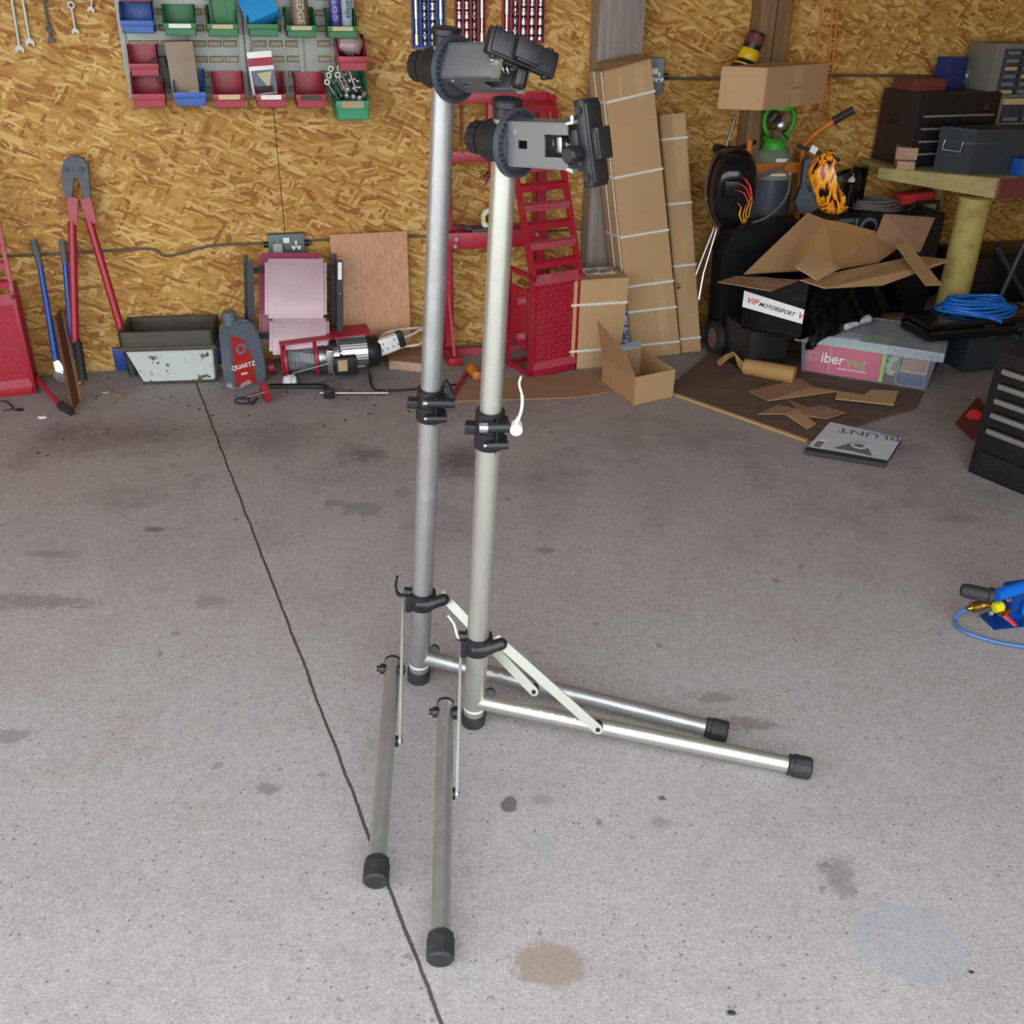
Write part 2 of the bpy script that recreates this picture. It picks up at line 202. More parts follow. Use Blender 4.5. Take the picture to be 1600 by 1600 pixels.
# ---------------------------------------------------------------- mesh builder
class MB:
    def __init__(s, m=None): s.bm = bmesh.new(); s.m = m or Matrix()
    def _t(s, vs, m=None):
        mm = s.m @ m if m is not None else s.m
        for v in vs: v.co = mm @ v.co
    def box(s, x0, x1, y0, y1, z0, z1, bev=0, m=None, seg=2):
        r = bmesh.ops.create_cube(s.bm, size=1); vs = r['verts']
        for v in vs: v.co = V(((x0 + x1) / 2 + v.co.x * (x1 - x0), (y0 + y1) / 2 + v.co.y * (y1 - y0), (z0 + z1) / 2 + v.co.z * (z1 - z0)))
        if bev:
            es = list({e for v in vs for e in v.link_edges}); bb = bmesh.ops.bevel(s.bm, geom=es, offset=bev, segments=seg, affect='EDGES', profile=.6)
            vs = list({v for f in bb['faces'] for v in f.verts} | {v for v in vs if v.is_valid})
        s._t(vs, m); return s
    def hexa(s, b, t, bev=0):
        vs = [s.bm.verts.new(s.m @ V(p)) for p in list(b) + list(t)]; fs = [(3, 2, 1, 0), (4, 5, 6, 7)] + [(i, (i + 1) % 4, 4 + (i + 1) % 4, 4 + i) for i in range(4)]
        F = [s.bm.faces.new([vs[i] for i in f]) for f in fs]
        if bev: bmesh.ops.bevel(s.bm, geom=list({e for f in F for e in f.edges}), offset=bev, segments=2, affect='EDGES')
        return s
    def prism(s, pts, vec, bev=0):
        a = [s.bm.verts.new(s.m @ V(p)) for p in pts]; b = [s.bm.verts.new(s.m @ (V(p) + V(vec))) for p in pts]; n = len(a)
        F = [s.bm.faces.new(a[::-1]), s.bm.faces.new(b)] + [s.bm.faces.new((a[i], a[(i + 1) % n], b[(i + 1) % n], b[i])) for i in range(n)]
        if bev: bmesh.ops.bevel(s.bm, geom=list({e for f in F for e in f.edges}), offset=bev, segments=2, affect='EDGES')
        return s
    def tube(s, pts, r, seg=12, caps=True, closed=False, flat=None):
        pts = [V(p) for p in pts]; n = len(pts); rs = r if isinstance(r, (list, tuple)) else [r] * n
        tg = []
        for i in range(n):
            a = pts[(i - 1) % n] if (i or closed) else pts[i]; b = pts[(i + 1) % n] if (i < n - 1 or closed) else pts[i]; d = (b - a)
            tg.append(d.normalized() if d.length > 1e-9 else V((0, 0, 1)))
        up = V((0, 0, 1)) if abs(tg[0].z) < .9 else V((1, 0, 0)); x = up.cross(tg[0]).normalized(); rings = []
        for i in range(n):
            x = (x - tg[i] * x.dot(tg[i])).normalized(); y = tg[i].cross(x)
            rings.append([s.bm.verts.new(s.m @ (pts[i] + (x * math.cos(2 * math.pi * j / seg) + y * math.sin(2 * math.pi * j / seg) * (flat or 1)) * rs[i])) for j in range(seg)])
        for i in range(n - (0 if closed else 1)):
            a, b = rings[i], rings[(i + 1) % n]
            for j in range(seg): s.bm.faces.new((a[j], a[(j + 1) % seg], b[(j + 1) % seg], b[j]))
        if caps and not closed: s.bm.faces.new(rings[0][::-1]); s.bm.faces.new(rings[-1])
        return s
    def cyl(s, a, b, r, r2=None, seg=24): return s.lathe(a, b, [(0, r), (1, r if r2 is None else r2)], seg, rel=True)
    def lathe(s, a, b, prof, seg=24, rel=False, star=0, ns=0):
        a = V(a); b = V(b); d = b - a; ln = d.length; d.normalize(); up = V((0, 0, 1)) if abs(d.z) < .9 else V((1, 0, 0)); x = up.cross(d).normalized(); y = d.cross(x)
        rings = []
        for t, r in prof:
            c = a + d * (t * ln if rel else t)
            rings.append([s.bm.verts.new(s.m @ (c + (x * math.cos(q) + y * math.sin(q)) * (r * (1 - star * (math.cos(ns * q) > .2))))) for q in [2 * math.pi * j / seg for j in range(seg)]])
        for p, q in zip(rings, rings[1:]):
            for j in range(seg): s.bm.faces.new((p[j], p[(j + 1) % seg], q[(j + 1) % seg], q[j]))
        s.bm.faces.new(rings[0][::-1]); s.bm.faces.new(rings[-1]); return s
    def ring(s, a, b, r, ri, seg=32):
        a = V(a); b = V(b); d = (b - a).normalized(); up = V((0, 0, 1)) if abs(d.z) < .9 else V((1, 0, 0)); x = up.cross(d).normalized(); y = d.cross(x)
        R = [[s.bm.verts.new(s.m @ (c + (x * math.cos(q) + y * math.sin(q)) * rr)) for q in [2 * math.pi * j / seg for j in range(seg)]] for c, rr in ((a, r), (b, r), (b, ri), (a, ri))]
        for i in range(4):
            p, q = R[i], R[(i + 1) % 4]
            for j in range(seg): s.bm.faces.new((p[j], p[(j + 1) % seg], q[(j + 1) % seg], q[j]))
        return s
    def sphere(s, c, r, sc=(1, 1, 1), m=None, u=20, v=12):
        q = bmesh.ops.create_uvsphere(s.bm, u_segments=u, v_segments=v, radius=1)['verts']
        for k in q: k.co = V((c[0] + k.co.x * r * sc[0], c[1] + k.co.y * r * sc[1], c[2] + k.co.z * r * sc[2]))
        s._t(q, m); return s
def wmat(o):
    m = Matrix()
    while o is not None: m = o.matrix_basis @ m; o = o.parent
    return m
def smooth(me, ang=38):
    me.shade_smooth(); me.set_sharp_from_angle(angle=math.radians(ang))
def obj(name, mb, ma, parent=None, label=None, loc=None, sm=True, ang=38):
    bm = mb.bm; bmesh.ops.recalc_face_normals(bm, faces=bm.faces)
    if parent is not None: bm.transform(wmat(parent).inverted())
    elif loc is not None: bm.transform(Matrix.Translation(-V(loc)))
    me = bpy.data.meshes.new(name); bm.to_mesh(me); bm.free(); me.materials.append(M[ma] if isinstance(ma, str) else ma)
    if sm: smooth(me, ang)
    o = bpy.data.objects.new(name, me); COL.objects.link(o)
    if parent is not None: o.parent = parent
    elif loc is not None: o.location = loc
    if label: o['label'] = label
    return o
def thing(name, label, cat, loc=(0, 0, 0), rz=0, group=None):
    o = bpy.data.objects.new(name, None); COL.objects.link(o); o.empty_display_size = .05; o.location = loc; o.rotation_euler = (0, 0, rz)
    o['label'] = label; o['category'] = cat
    if group: o['group'] = group
    return o
def tag(o, label, cat, group=None, kind=None):
    o['label'] = label; o['category'] = cat
    if group: o['group'] = group
    if kind: o['kind'] = kind
    return o
def struct(name, mb, ma, parent=None, loc=None):
    o = obj(name, mb, ma, parent, loc=loc); o['kind'] = 'structure'; return o
def text(s, size, m, ma, parent, name='lettering', ex=.0006, sx=1, align='CENTER', shear=0):
    c = bpy.data.curves.new('t', 'FONT'); c.body = s; c.size = size; c.extrude = ex; c.align_x = align; c.align_y = 'CENTER'; c.shear = shear; c.offset = size * .012
    o = bpy.data.objects.new('t', c); COL.objects.link(o); me = bpy.data.meshes.new_from_object(o); bpy.data.objects.remove(o)
    me.transform((wmat(parent).inverted()) @ m @ Matrix.Diagonal((sx, 1, 1, 1))); me.name = name; me.materials.clear(); me.materials.append(M[ma])
    q = bpy.data.objects.new(name, me); COL.objects.link(q); q.parent = parent; return q
def arc(c, r, a0, a1, n, m=None, x=(1, 0, 0), y=(0, 0, 1)):
    c = V(c); x = V(x); y = V(y); return [c + x * r * math.cos(math.radians(a0 + (a1 - a0) * i / n)) + y * r * math.sin(math.radians(a0 + (a1 - a0) * i / n)) for i in range(n + 1)]
def spl(pts, n=8):
    pts = [V(p) for p in pts]; o = []; q = [pts[0] * 2 - pts[1]] + pts + [pts[-1] * 2 - pts[-2]]
    for i in range(1, len(q) - 2):
        a, b, c, d = q[i - 1:i + 3]
        for j in range(n):
            t = j / n; o.append(.5 * ((2 * b) + (c - a) * t + (2 * a - 5 * b + 4 * c - d) * t * t + (3 * b - a - 3 * c + d) * t ** 3))
    return o + [pts[-1]]
# ================================================================ SETTING
def wallobj(name, u0, u1, z0, z1, t, ma):
    mb = MB(); mb.box(u0, u1, 0, t, z0, z1); me = obj(name, mb, ma); me['kind'] = 'structure'
    me.matrix_basis = T(WA) @ WR; return me
PAL = [(190, 148, 76), (202, 164, 92), (180, 136, 64), (212, 178, 108), (194, 154, 80), (168, 118, 54), (198, 160, 88), (186, 142, 70), (216, 186, 118), (158, 104, 50)]
seam_u = WU(436, 265)[0]
wallobj('wall_back', -2.2, 5.2, 0, 2.75, .05, osb('osb_boards', PAL, [(seam_u, 0, 1)]))
fl = MB(); fl.box(-6, 7, -9, 9, -.1, 0); struct('floor', fl, concrete())
PB = WL(-2.2, 0, 0); PC = WL(5.2, 0, 0)
lw = MB(); lw.box(PB.x - .1, PB.x, .35, PB.y + .05, 0, 2.75); struct('wall_left', lw, osb('osb_boards_left', PAL))
rw = MB(); rw.box(PC.x, PC.x + .1, .35, PC.y + .05, 0, 2.75); struct('wall_right', rw, osb('osb_boards_right', PAL))
ce = MB(); ce.box(PB.x - .1, PC.x + .1, .35, PC.y + .2, 2.75, 2.85); struct('ceiling', ce, 'ceil')
fw = MB(); fw.box(2.1, PC.x + .1, .25, .35, 0, 2.75); fw.box(PB.x - .1, PC.x + .1, .25, .35, 2.6, 2.85); struct('wall_front', fw, 'ceil')
def plank(n, px0, px1, off, d, ma, z0=0, z1=2.75, py=60):
    u0 = WU(px0, py, off + d)[0]; u1 = WU(px1, py, off + d)[0]
    mb = MB(T(WA) @ WR); mb.box(u0, u1, -off - d, -off, z0, z1, .003); return struct(n, mb, ma)
plank('trim_1', 935, 1005, 0, .1, 'wood'); plank('trim_2', 1188, 1212, 0, .09, 'wood2', py=30); plank('trim_3', 1213, 1236, 0, .055, 'wood2', py=30)
# ================================================================ BIKE REPAIR STANDS
def on_axis(B, Tp, py):
    lo, hi = 0.0, 1.0
    for _ in range(40):
        mid = (lo + hi) / 2
        if PX(B.lerp(Tp, mid))[1] > py: lo = mid
        else: hi = mid
    return B.lerp(Tp, (lo + hi) / 2)
def stand(label, B, Tp, ys, legs, roll, lever, alu, phi=40, jt=-9, jo=(0, 0, 0)):
    t = thing('bike_repair_stand', label, 'repair stand', (B.x, B.y, 0)); a = (Tp - B).normalized(); at = lambda y: on_axis(B, Tp, y)
    fr = lambda p: frame(p, V((1, 0, 0)), a) if False else Matrix.Translation(p) @ Matrix((V((1, 0, 0)) - a * a.x, a.cross(V((1, 0, 0)) - a * a.x), a)).transposed().to_4x4()
    c0 = at(ys['c0']); c1 = at(ys['c1'])
    obj('lower_tube', MB().cyl(B + a * .012, c0 + a * .01, .0235, seg=40), alu, t)
    obj('upper_tube', MB().cyl(c0, Tp - a * .012, .0205, seg=40), alu, t)
    obj('base_cap', MB(fr(B)).lathe((0, 0, -.001), (0, 0, 1), [(0, .0235), (.003, .0265), (.03, .0275), (.034, .0255)], 40), 'rubber', t)
    band = MB(fr(B)).ring((0, 0, .048), (0, 0, .054), .0239, .0232, 40); obj('printed_band', band, 'white', t)
    obj('top_cap', MB(fr(Tp)).lathe((0, 0, -.026), (0, 0, 1), [(0, .0215), (.016, .022), (.018, .0245), (.026, .0245), (.029, .022)], 36), 'black', t)
    # mid clamp (two stacked split collars)
    L1 = (c1 - c0).length; m = fr(c0); k = MB(m); h = L1
    k.lathe((0, 0, 0), (0, 0, 1), [(0, .0265), (.003, .0285), (h * .46, .0285), (h * .48, .026), (h * .52, .026), (h * .54, .0275), (h - .002, .0275), (h, .025)], 40)
    k.box(-.046, -.02, -.012, .012, h * .36, h * .62, .003)
    for zz, r_ in ((h * .25, .0085), (h * .74, .0105)):
        k.cyl((-.004, -.033, zz), (.036, -.026, zz), r_, seg=20); k.box(.012, .034, -.03, 0, zz - r_, zz + r_, .003)
    k.box(.0125, .0145, -.036, -.02, .002, h - .002)
    mc = obj('height_clamp', k, 'black', t); obj('clamp_bolt', MB(m).cyl((-.009, -.034, h * .25), (0, -.033, h * .25), .0045, seg=16), 'steel', mc)
    z = h * .74; lv = MB(m)
    if lever == 'silver':
        obj('clamp_nut', MB(m).cyl((-.019, -.036, z), (0, -.033, z), .0095, seg=20), 'chrome', mc)
        lv.tube(spl([(.044, -.028, z), (.055, -.026, z + .03), (.056, -.024, z + .06), (.049, -.022, z + .085), (.051, -.022, z + .1)]), [.0075] * 6 + [.0055] * 12 + [.004] * 15, 12, flat=.55); lv.cyl((.049, -.038, z), (.049, -.018, z), .0115, seg=20)
        obj('quick_release_lever', lv, 'white', mc, 'silver quick release lever')
    else:
        lv.tube(spl([(.04, -.026, z), (.042, -.014, z + .014), (.034, .0, z + .026), (.026, .008, z + .032)]), .006, 10, flat=.5); lv.cyl((.03, -.027, z), (.05, -.025, z), .01, seg=20)
        obj('quick_release_lever', lv, 'black', mc); obj('clamp_nut', MB(m).cyl((-.013, -.036, z), (0, -.033, z), .006, seg=20), 'steel', mc)
    # sliding leg collar
    p = at(ys['collar']); m = fr(p); k = MB(m)
    k.lathe((0, 0, 0), (0, 0, 1), [(-.024, .026), (-.022, .030), (.002, .032), (.018, .031), (.02, .027)], 40)
    k.tube(spl([(-.01, -.02, -.002), (.014, -.022, .0), (.034, -.019, .006), (.05, -.014, .01)]), [.014] * 8 + [.0145] * 8 + [.0135] * 9, 20, flat=1.0); k.sphere((.05, -.014, .01), .0135)
    k.box(-.036, -.022, -.022, .012, -.03, .016, .004); k.cyl((-.042, -.002, .016), (-.02, -.002, .014), .011, seg=18)
    co = obj('sliding_collar', k, 'black', t); lv = MB(m)
    if lever == 'silver': lv.tube(spl([(-.034, -.006, .008), (-.044, -.01, .022), (-.052, -.006, .05), (-.066, 0, .068)]), .0042, 10, flat=.6); obj('quick_release_lever', lv, 'white', co, 'silver quick release lever')
    else: lv.tube(spl([(-.03, -.002, .008), (-.052, -.004, .006), (-.06, -.002, .028), (-.058, 0, .055)]), [.006] * 12 + [.0045] * 13, 10, flat=.7); obj('quick_release_lever', lv, 'black', co)
    # legs
    for i, (A, F, S, SL) in enumerate(legs):
        d = (F - A).normalized(); cp = F - d * .048
        lg = obj('leg', MB().cyl(A, cp + d * .01, .0175 if i == 0 else .018, seg=32), 'alud' if i == 0 else alu, t)
        obj('foot_cap', MB().lathe(cp, F, [(0, .019), (.003, .0225), (.012, .0225), (.0135, .0245), (.046, .0240), (.05, .0205)], 48, star=.035, ns=12), 'rubber', lg)
        if i == 0:
            obj('end_cap', MB().lathe(A - d * .004, F, [(0, .015), (.002, .0188), (.008, .0188)], 24), 'black', lg)
            q = A + d * .03; obj('pivot_bolt', MB().cyl(q + V((-.034, 0, .006)), q + V((.03, 0, .004)), .007, seg=12).cyl(q + V((-.026, 0, .005)), q + V((-.017, 0, .005)), .012, seg=20).cyl(q + V((.017, 0, .004)), q + V((.027, 0, .004)), .014, seg=20), 'black', lg)
        else:
            obj('pivot_bolt', MB().cyl(A + V((.022, .02, .01)), A + V((.022, .0, .018)), .012, seg=20), 'black', lg)
            nt_ = MB()
            for j in range(5):
                q = A + d * (.1 + j * .026); sd = V((0, 0, 1)); w_ = V((-.1, -1, 0)).normalized()
                nt_.tube([q + d * (.012 * math.cos(x)) + (sd * math.cos(.55 + .3 * math.sin(x)) + w_ * math.sin(.55 + .3 * math.sin(x))) * .0182 for x in [math.pi * g / 8 for g in range(9)]], .0013, 6)
            obj('notch_row', nt_, 'white', lg)
        # strut
        s0, s1 = S; wd = SL; dn = (s1 - s0).normalized(); nrm = wd.cross(dn).normalized(); k = MB()
        hw = .011; pts = [s0 + dn * -.004 + nrm * hw, s0 - dn * .008, s0 + dn * -.004 - nrm * hw] + [s1 + (dn * math.sin(x) - nrm * math.cos(x)) * hw for x in [math.pi * g / 8 for g in range(9)]]
        k.prism([p_ - wd * .003 for p_ in pts], wd * .006, .001); sb = obj('strut', k, 'strutm', t)
        rb = MB().cyl(s1 - wd * .006, s1 + wd * .005, .0048, seg=16); rb.cyl(s1 - wd * .018, s1 - wd * .0035, .012, seg=20); obj('strut_pivot', rb, 'black', sb)
    # head
    hc = at(ys['head']); ph = math.radians(phi); d = V((math.cos(ph), -math.sin(ph), 0)); HM = frame(hc, d, (0, 0, 1))
    k = MB(HM); k.lathe((-.045, 0, 0), (1, 0, 0), [(0, .024), (.008, .03), (.022, .034), (.058, .036), (.068, .036)], 36)
    k.lathe((-.068, 0, 0), (1, 0, 0), [(0, .022), (.003, .0255), (.022, .0265), (.024, .02)], 48, star=.06, ns=14)
    hd = obj('clamp_head', k, 'black', t)
    k = MB(HM); k.ring((.020, 0, 0), (.030, 0, 0), .0525, .0495, 48); k.lathe((.020, 0, 0), (1, 0, 0), [(0, .05), (.008, .05)], 48); k.ring((.027, 0, 0), (.030, 0, 0), .039, .03, 48)
    for j in range(30):
        q = 0
    dk = obj('ratchet_disc', k, 'disc', t)
    k = MB(HM)
    for j in range(30):
        q = 2 * math.pi * (j + .5) / 30; k.box(-.0012, .0012, .0412, .0468, -.0024, .0024, m=T((.0282, 0, 0)) @ RX(math.degrees(q)))
    obj('ratchet_teeth', k, 'ink', dk)
    AM = HM @ RY(-4) @ RX(roll); k = MB(AM); x0, x1, x2 = .029, .12, .146; hy = .028; hz = .033; th = .003
    k.box(x0, x2, -hy, hy, hz - th, hz, .0012); k.box(x0, x2 - .02, -hy, hy, -hz, -hz + th, .0012)            # flanges
    for y in (-hy,):
        k.box(x0, .05, y, y + th, -hz, hz); k.box(.05, .068, y, y + th, .006, hz); k.box(.05, .068, y, y + th, -hz, -.006); k.box(.068, .102, y, y + th, -hz, hz)
        k.box(.102, x2, y, y + th, .016, hz); k.box(.102, x2, y, y + th, -hz, -.016)
    k.box(x0, x2, hy - th, hy, -hz, hz)
    arm = obj('clamp_arm', k, 'gmetal', t, ang=30)
    k = MB(AM); k.tube([(.1 + .0011 * j, .009 * math.cos(j * .8), .009 * math.sin(j * .8)) for j in range(44)], .0018, 8)
    k.cyl((.1, 0, 0), (.16, 0, 0), .0045, seg=14); k.box(.112, .124, -.014, .014, -.012, .012, .003); obj('spring_screw', k, 'steel', arm)
    k = MB(AM); k.prism([(x2 - .004, -hy - .001, -hz), (x2 + .01, -hy - .001, -hz - .004), (x2 + .01, -hy - .001, -hz + .002), (x2, -hy - .001, -hz + .004)], (0, .05, 0)); k.prism([(x2 - .004, -hy - .001, hz), (x2 + .012, -hy - .001, hz + .004), (x2 + .012, -hy - .001, hz - .001), (x2, -hy - .001, hz - .003)], (0, .05, 0)); obj('bent_lip', k, 'alu', arm)
    JM = AM @ T((x2 + .014 + jo[0], jo[1], .002 + jo[2])) @ RY(jt) @ Matrix.Diagonal((.92, .92, .94, 1))
    k = MB(JM); k.box(-.016, .002, -.024, .024, -.024, .024, .003); k.box(0, .02, -.022, .022, -.066, .066, .005); k.box(.006, .024, -.019, .019, -.06, .06, .004)
    for zz in (-.05, .05): k.cyl((.01, -.026, zz), (.01, .026, zz), .006, seg=12)
    obj('inner_jaw', k, 'black', arm)
    k = MB(JM); k.box(.023, .038, -.017, .017, -.026, .022, .003); k.box(.026, .035, -.02, -.014, -.02, .016, .002); obj('outer_jaw', k, 'black', arm)
    k = MB(JM); k.lathe((-.002, -.02, -.012), (-.002, -1, -.012), [(0, .007), (.004, .0125), (.028, .0135), (.032, .0105)], 40, star=.07, ns=10); kn = obj('jaw_knob', k, 'black', arm)
    obj('rivet', MB(AM).cyl((.045, -hy - .001, .018), (.045, -hy + .001, .018), .004, seg=14).cyl((.135, 0, hz - .001), (.135, 0, hz + .008), .006, seg=14), 'chrome', arm)
    return t
def topz(px, py, Y): return AY(px, py, Y)
# front stand
B2 = G(736, 1140) + V((.004, .024, 0)); B2.z = 0; T2 = topz(793, 157, 1.655)
A = G(696, 1099, .115); F_ = G(688, 1500, .026)
A2 = G(750, 1096, .07); F2 = G(1266, 1201, .026)
s0 = G(720, 1012, .21); s1 = G(714, 1240, .062)
q0 = G(777, 999, .25); q1 = G(934, 1139, .082)
stand('front bike repair stand with white levers, its clamp jaw turned upright', B2, T2, dict(c0=697, c1=640, collar=1003, head=221),
      [(A, F_, (s0, s1), V((1, .0, 0))), (A2, F2, (q0, q1), V((.0, -1, 0.15)).normalized())], 0, 'silver', 'alu')
B1 = G(650, 1071) + V((.004, .024, 0)); B1.z = 0; T1 = topz(697, 45, 1.82)
A = G(614, 1033, .115); F_ = G(587, 1378, .026)
A2 = G(664, 1027, .07); F2 = G(1136, 1144, .026)
s0 = G(630, 942, .21); s1 = G(625, 1158, .062)
q0 = G(691, 929, .25); q1 = G(834, 1080, .082)
stand('rear bike repair stand with black levers and its clamp rolled sideways', B1, T1, dict(c0=655, c1=606, collar=934, head=107),
      [(A, F_, (s0, s1), V((1, .0, 0))), (A2, F2, (q0, q1), V((.0, -1, 0.15)).normalized())], 66, 'black', 'alud', jt=-24, jo=(0, 0.02, 0))
# ================================================================ WALL: louvre panels, bins
def wf(px, py, off=0): return T(P(px, py, off)) @ WR      # local frame: x right along wall, y into wall, z up
ub = WU(200, 154)[1]; zt = 1.75
for lab, pa, pb in (('left grey louvred metal panel screwed to the board wall', 188, 381), ('right grey louvred metal panel carrying the green and red bins', 382, 553)):
    u0 = WU(pa, 60)[0]; u1 = WU(pb, 60)[0]; o = thing('louvre_panel', lab, 'tool panel', WL(u0, .0, ub), WANG, 'louvre panels'); w_ = u1 - u0
    m = T(WL(u0, 0, ub)) @ WR; k = MB(m); k.box(0, w_, -.014, -.002, 0, zt - ub, .001)
    pb_ = obj('panel_sheet', k, 'panel', o); k = MB(m)
    for x in ((0, w_ - .02) if pa < 300 else (0, w_ * .5 - .01, w_ - .014)): k.box(x, x + .02, -.024, -.014, 0, zt - ub, .002)
    if pa < 300: k.box(w_ * .49, w_ * .49 + .02, -.022, -.014, 0, zt - ub, .002)
    obj('edge_channel', k, 'panel', o); k = MB(m); kd = MB(m); nx = 7 if pa < 300 else 6; dz = .053
    for r_ in range(int((zt - ub) / dz)):
        for c_ in range(nx):
            x = .03 + c_ * (w_ - .05) / nx; z = .02 + r_ * dz
            if abs(x + .022 - w_ * .5) < .03: continue
            k.box(x - .002, x + .048, -.0165, -.014, z - .002, z + .02, .001, seg=1); kd.box(x + .001, x + .045, -.0172, -.0162, z + .001, z + .0165)
    obj('louvres', k, 'slot', o)['kind'] = 'stuff'; kd = obj('louvre_openings', kd, 'lvr', o); kd['kind'] = 'stuff'
    k = MB(m)
    for x, z in ((.01, .06), (w_ - .01, .02), (w_ - .01, .3), (.01, .35)): k.sphere((x, -.025, z), .004, (1, .5, 1), u=10, v=6)
    obj('screw', k, 'chrome', o)
def make_bin(px0, px1, pyb, d, h, ma, label, lab=None, ylip=.42, cat='storage bin', grp='wall storage bins'):
    off = d + .02; u0, z0 = WU(px0, pyb, off); u1, _ = WU(px1, pyb, off); w_ = u1 - u0; loc = WL((u0 + u1) / 2, .022, z0); loc.z = z0
    o = thing('storage_bin', label, cat, loc, WANG, grp); m = T(loc) @ WR; t = .0028; k = MB(m)
    k.box(-w_ / 2, w_ / 2, -d, 0, 0, t); k.box(-w_ / 2, w_ / 2, -t, 0, 0, h, .001)
    for s in (-1, 1):
        x = s * w_ / 2; k.prism([(x, 0, 0), (x, 0, h), (x, -d * .5, h), (x, -d, h * ylip), (x, -d, 0)], (-s * t, 0, 0))
        k.prism([(x - s * t, -.0, h), (x + s * .003, 0, h), (x + s * .003, -d * .5, h), (x + s * .003, -d - .002, h * ylip), (x - s * t, -d - .002, h * ylip)], (0, 0, -.005))
    k.box(-w_ / 2, w_ / 2, -d, -d + t, 0, h * ylip * .98); k.box(-w_ / 2 - .003, w_ / 2 + .003, -d - .005, -d + .001, h * ylip * .55, h * ylip, .0015)
    obj('bin_body', k, ma, o, ang=30)
    if lab: kk_ = MB(m); kk_.box(-w_ * .36, w_ * .36, -d - .0062, -d - .0048, h * ylip * .62, h * ylip * .95); obj('label_strip', kk_, lab, o)
    return o, m, w_
bins = [(192, 241, 52, .13, .098, 'blue', 'blue open bin at the left end of the upper row', None), (259, 307, 56, .13, .098, 'green', 'green bin next to the blue one, empty with a white label strip', 'white'),
 (327, 372, 57, .13, .098, 'green', 'green bin holding an upturned green tray', 'cream'), (390, 435, 57, .13, .098, 'green', 'green bin under the tilted light blue carton', None),
 (450, 494, 59, .13, .098, 'green', 'green bin holding the taupe sealant tube', 'cream'), (514, 558, 60, .13, .098, 'green', 'green bin at the right end of the upper row, holding two cans', 'cream'),
 (206, 249, 119, .1, .1, 'redp', 'small bright red bin stacked above another red bin', None), (211, 259, 169, .14, .115, 'redp', 'red bin at the bottom left corner of the panel', 'redl'),
 (276, 323, 166, .14, .115, 'blue', 'blue bin holding a tall brown carton', None), (337, 383, 169, .14, .115, 'redp', 'red bin in the bottom row between the blue bin and the packet', 'cream'),
 (403, 447, 169, .14, .115, 'redp', 'red bin holding a blister packet', 'white'), (465, 509, 169, .14, .115, 'redp', 'dusty red bin beside the teal green bin', 'rim'),
 (531, 573, 111, .15, .12, 'redp', 'red bin on the right edge, a plastic bag inside', None), (528, 576, 188, .18, .165, 'teal', 'large teal green bin full of spanners and sockets', 'tan')]
BN = [make_bin(*b) for b in bins]
make_bin(188, 236, 2, .13, .098, 'redp', 'red bin cut off by the top edge of the picture, above the blue bin')
# contents
def boxthing(name, label, cat, m, dims, ma, group=None, bev=.001):
    k = MB(m); k.box(*dims, bev); c = m @ V(((dims[0] + dims[1]) / 2, (dims[2] + dims[3]) / 2, dims[4]))
    return tag(obj(name, k, ma, loc=c), label, cat, group)
_, m, w_ = BN[2]; k = MB(m @ T((.004, -.06, .008)))
k.box(-.03, .05, -.012, -.006, 0, .22, .001); k.box(-.045, .05, .012, .016, 0, .22); k.box(.018, .05, -.02, .014, 0, .22, .002); k.box(-.045, -.04, -.012, .016, 0, .22)
tag(obj('tray', k, 'green', loc=m @ V((0, -.06, .008))), 'tall green plastic tray standing on end in a green bin', 'tray')
_, m, w_ = BN[3]; boxthing('carton', 'light blue carton lying tilted over a green bin', 'carton', m @ T((0, -.075, .072)) @ RY(-22) @ RX(-35), (-.06, .062, -.028, .028, -.03, .062), 'lblue')
_, m, w_ = BN[4]; k = MB(m @ T((.002, -.07, .005))); k.lathe((0, 0, 0), (0, 0, 1), [(0, .03), (.01, .032), (.2, .032), (.21, .03)], 28); st = obj('sealant_tube', k, 'tube', loc=m @ V((0, -.07, .005))); tag(st, 'fat taupe sealant tube with white lettering, in a green bin', 'tube')
text('THE EDGE', .036, m @ T((.002, -.1025, .125)) @ RX(90) @ RZ(-90), 'cream', st)
_, m, w_ = BN[5]
for x, ma, lb, tx in ((-.018, 'purple', 'purple aerosol can in the rightmost green bin', 'GT85'), (.026, 'ltblue', 'pale can with dark lettering in the rightmost green bin', 'servisol in')):
    mm = m @ T((x, -.065, .005)); k = MB(mm); k.lathe((0, 0, 0), (0, 0, 1), [(0, .019), (.003, .0205), (.18, .0205), (.195, .012), (.21, .01)], 24); c = obj('aerosol_can', k, ma, loc=mm.translation); tag(c, lb, 'aerosol can')
    text('silicone' if ma == 'ltblue' else 'G O T U', .026, mm @ T((0, -.0208, .1)) @ RX(90) @ RZ(90), 'ink' if ma == 'ltblue' else 'ltblue', c)
_, m, w_ = BN[8]; mm = m @ T((-.018, -.07, .008)) @ RY(-1)
c = boxthing('carton', 'tall brown carton standing in a blue bin, barcode at its foot', 'carton', mm, (-.045, .052, -.03, .03, 0, .205), mat('taupe_card', (140, 122, 98), .5))
text('III', .03, mm @ T((.02, -.0312, .15)) @ RX(90) @ RZ(90), 'tube', c); kb = MB(mm); kb.box(.015, .048, -.0312, -.03, .012, .04); lb_ = obj('barcode_label', kb, 'cream', c)
kb = MB(mm)
for i in range(9): kb.box(.018 + i * .003, .0192 + i * .003, -.0318, -.0312, .016, .036)
obj('barcode', kb, 'ink', c)
boxthing('carton', 'dark open carton tucked behind the tall brown one', 'carton', m @ T((-.075, -.05, .06)) @ RY(-12), (-.028, .02, -.03, .02, 0, .1), 'ink')
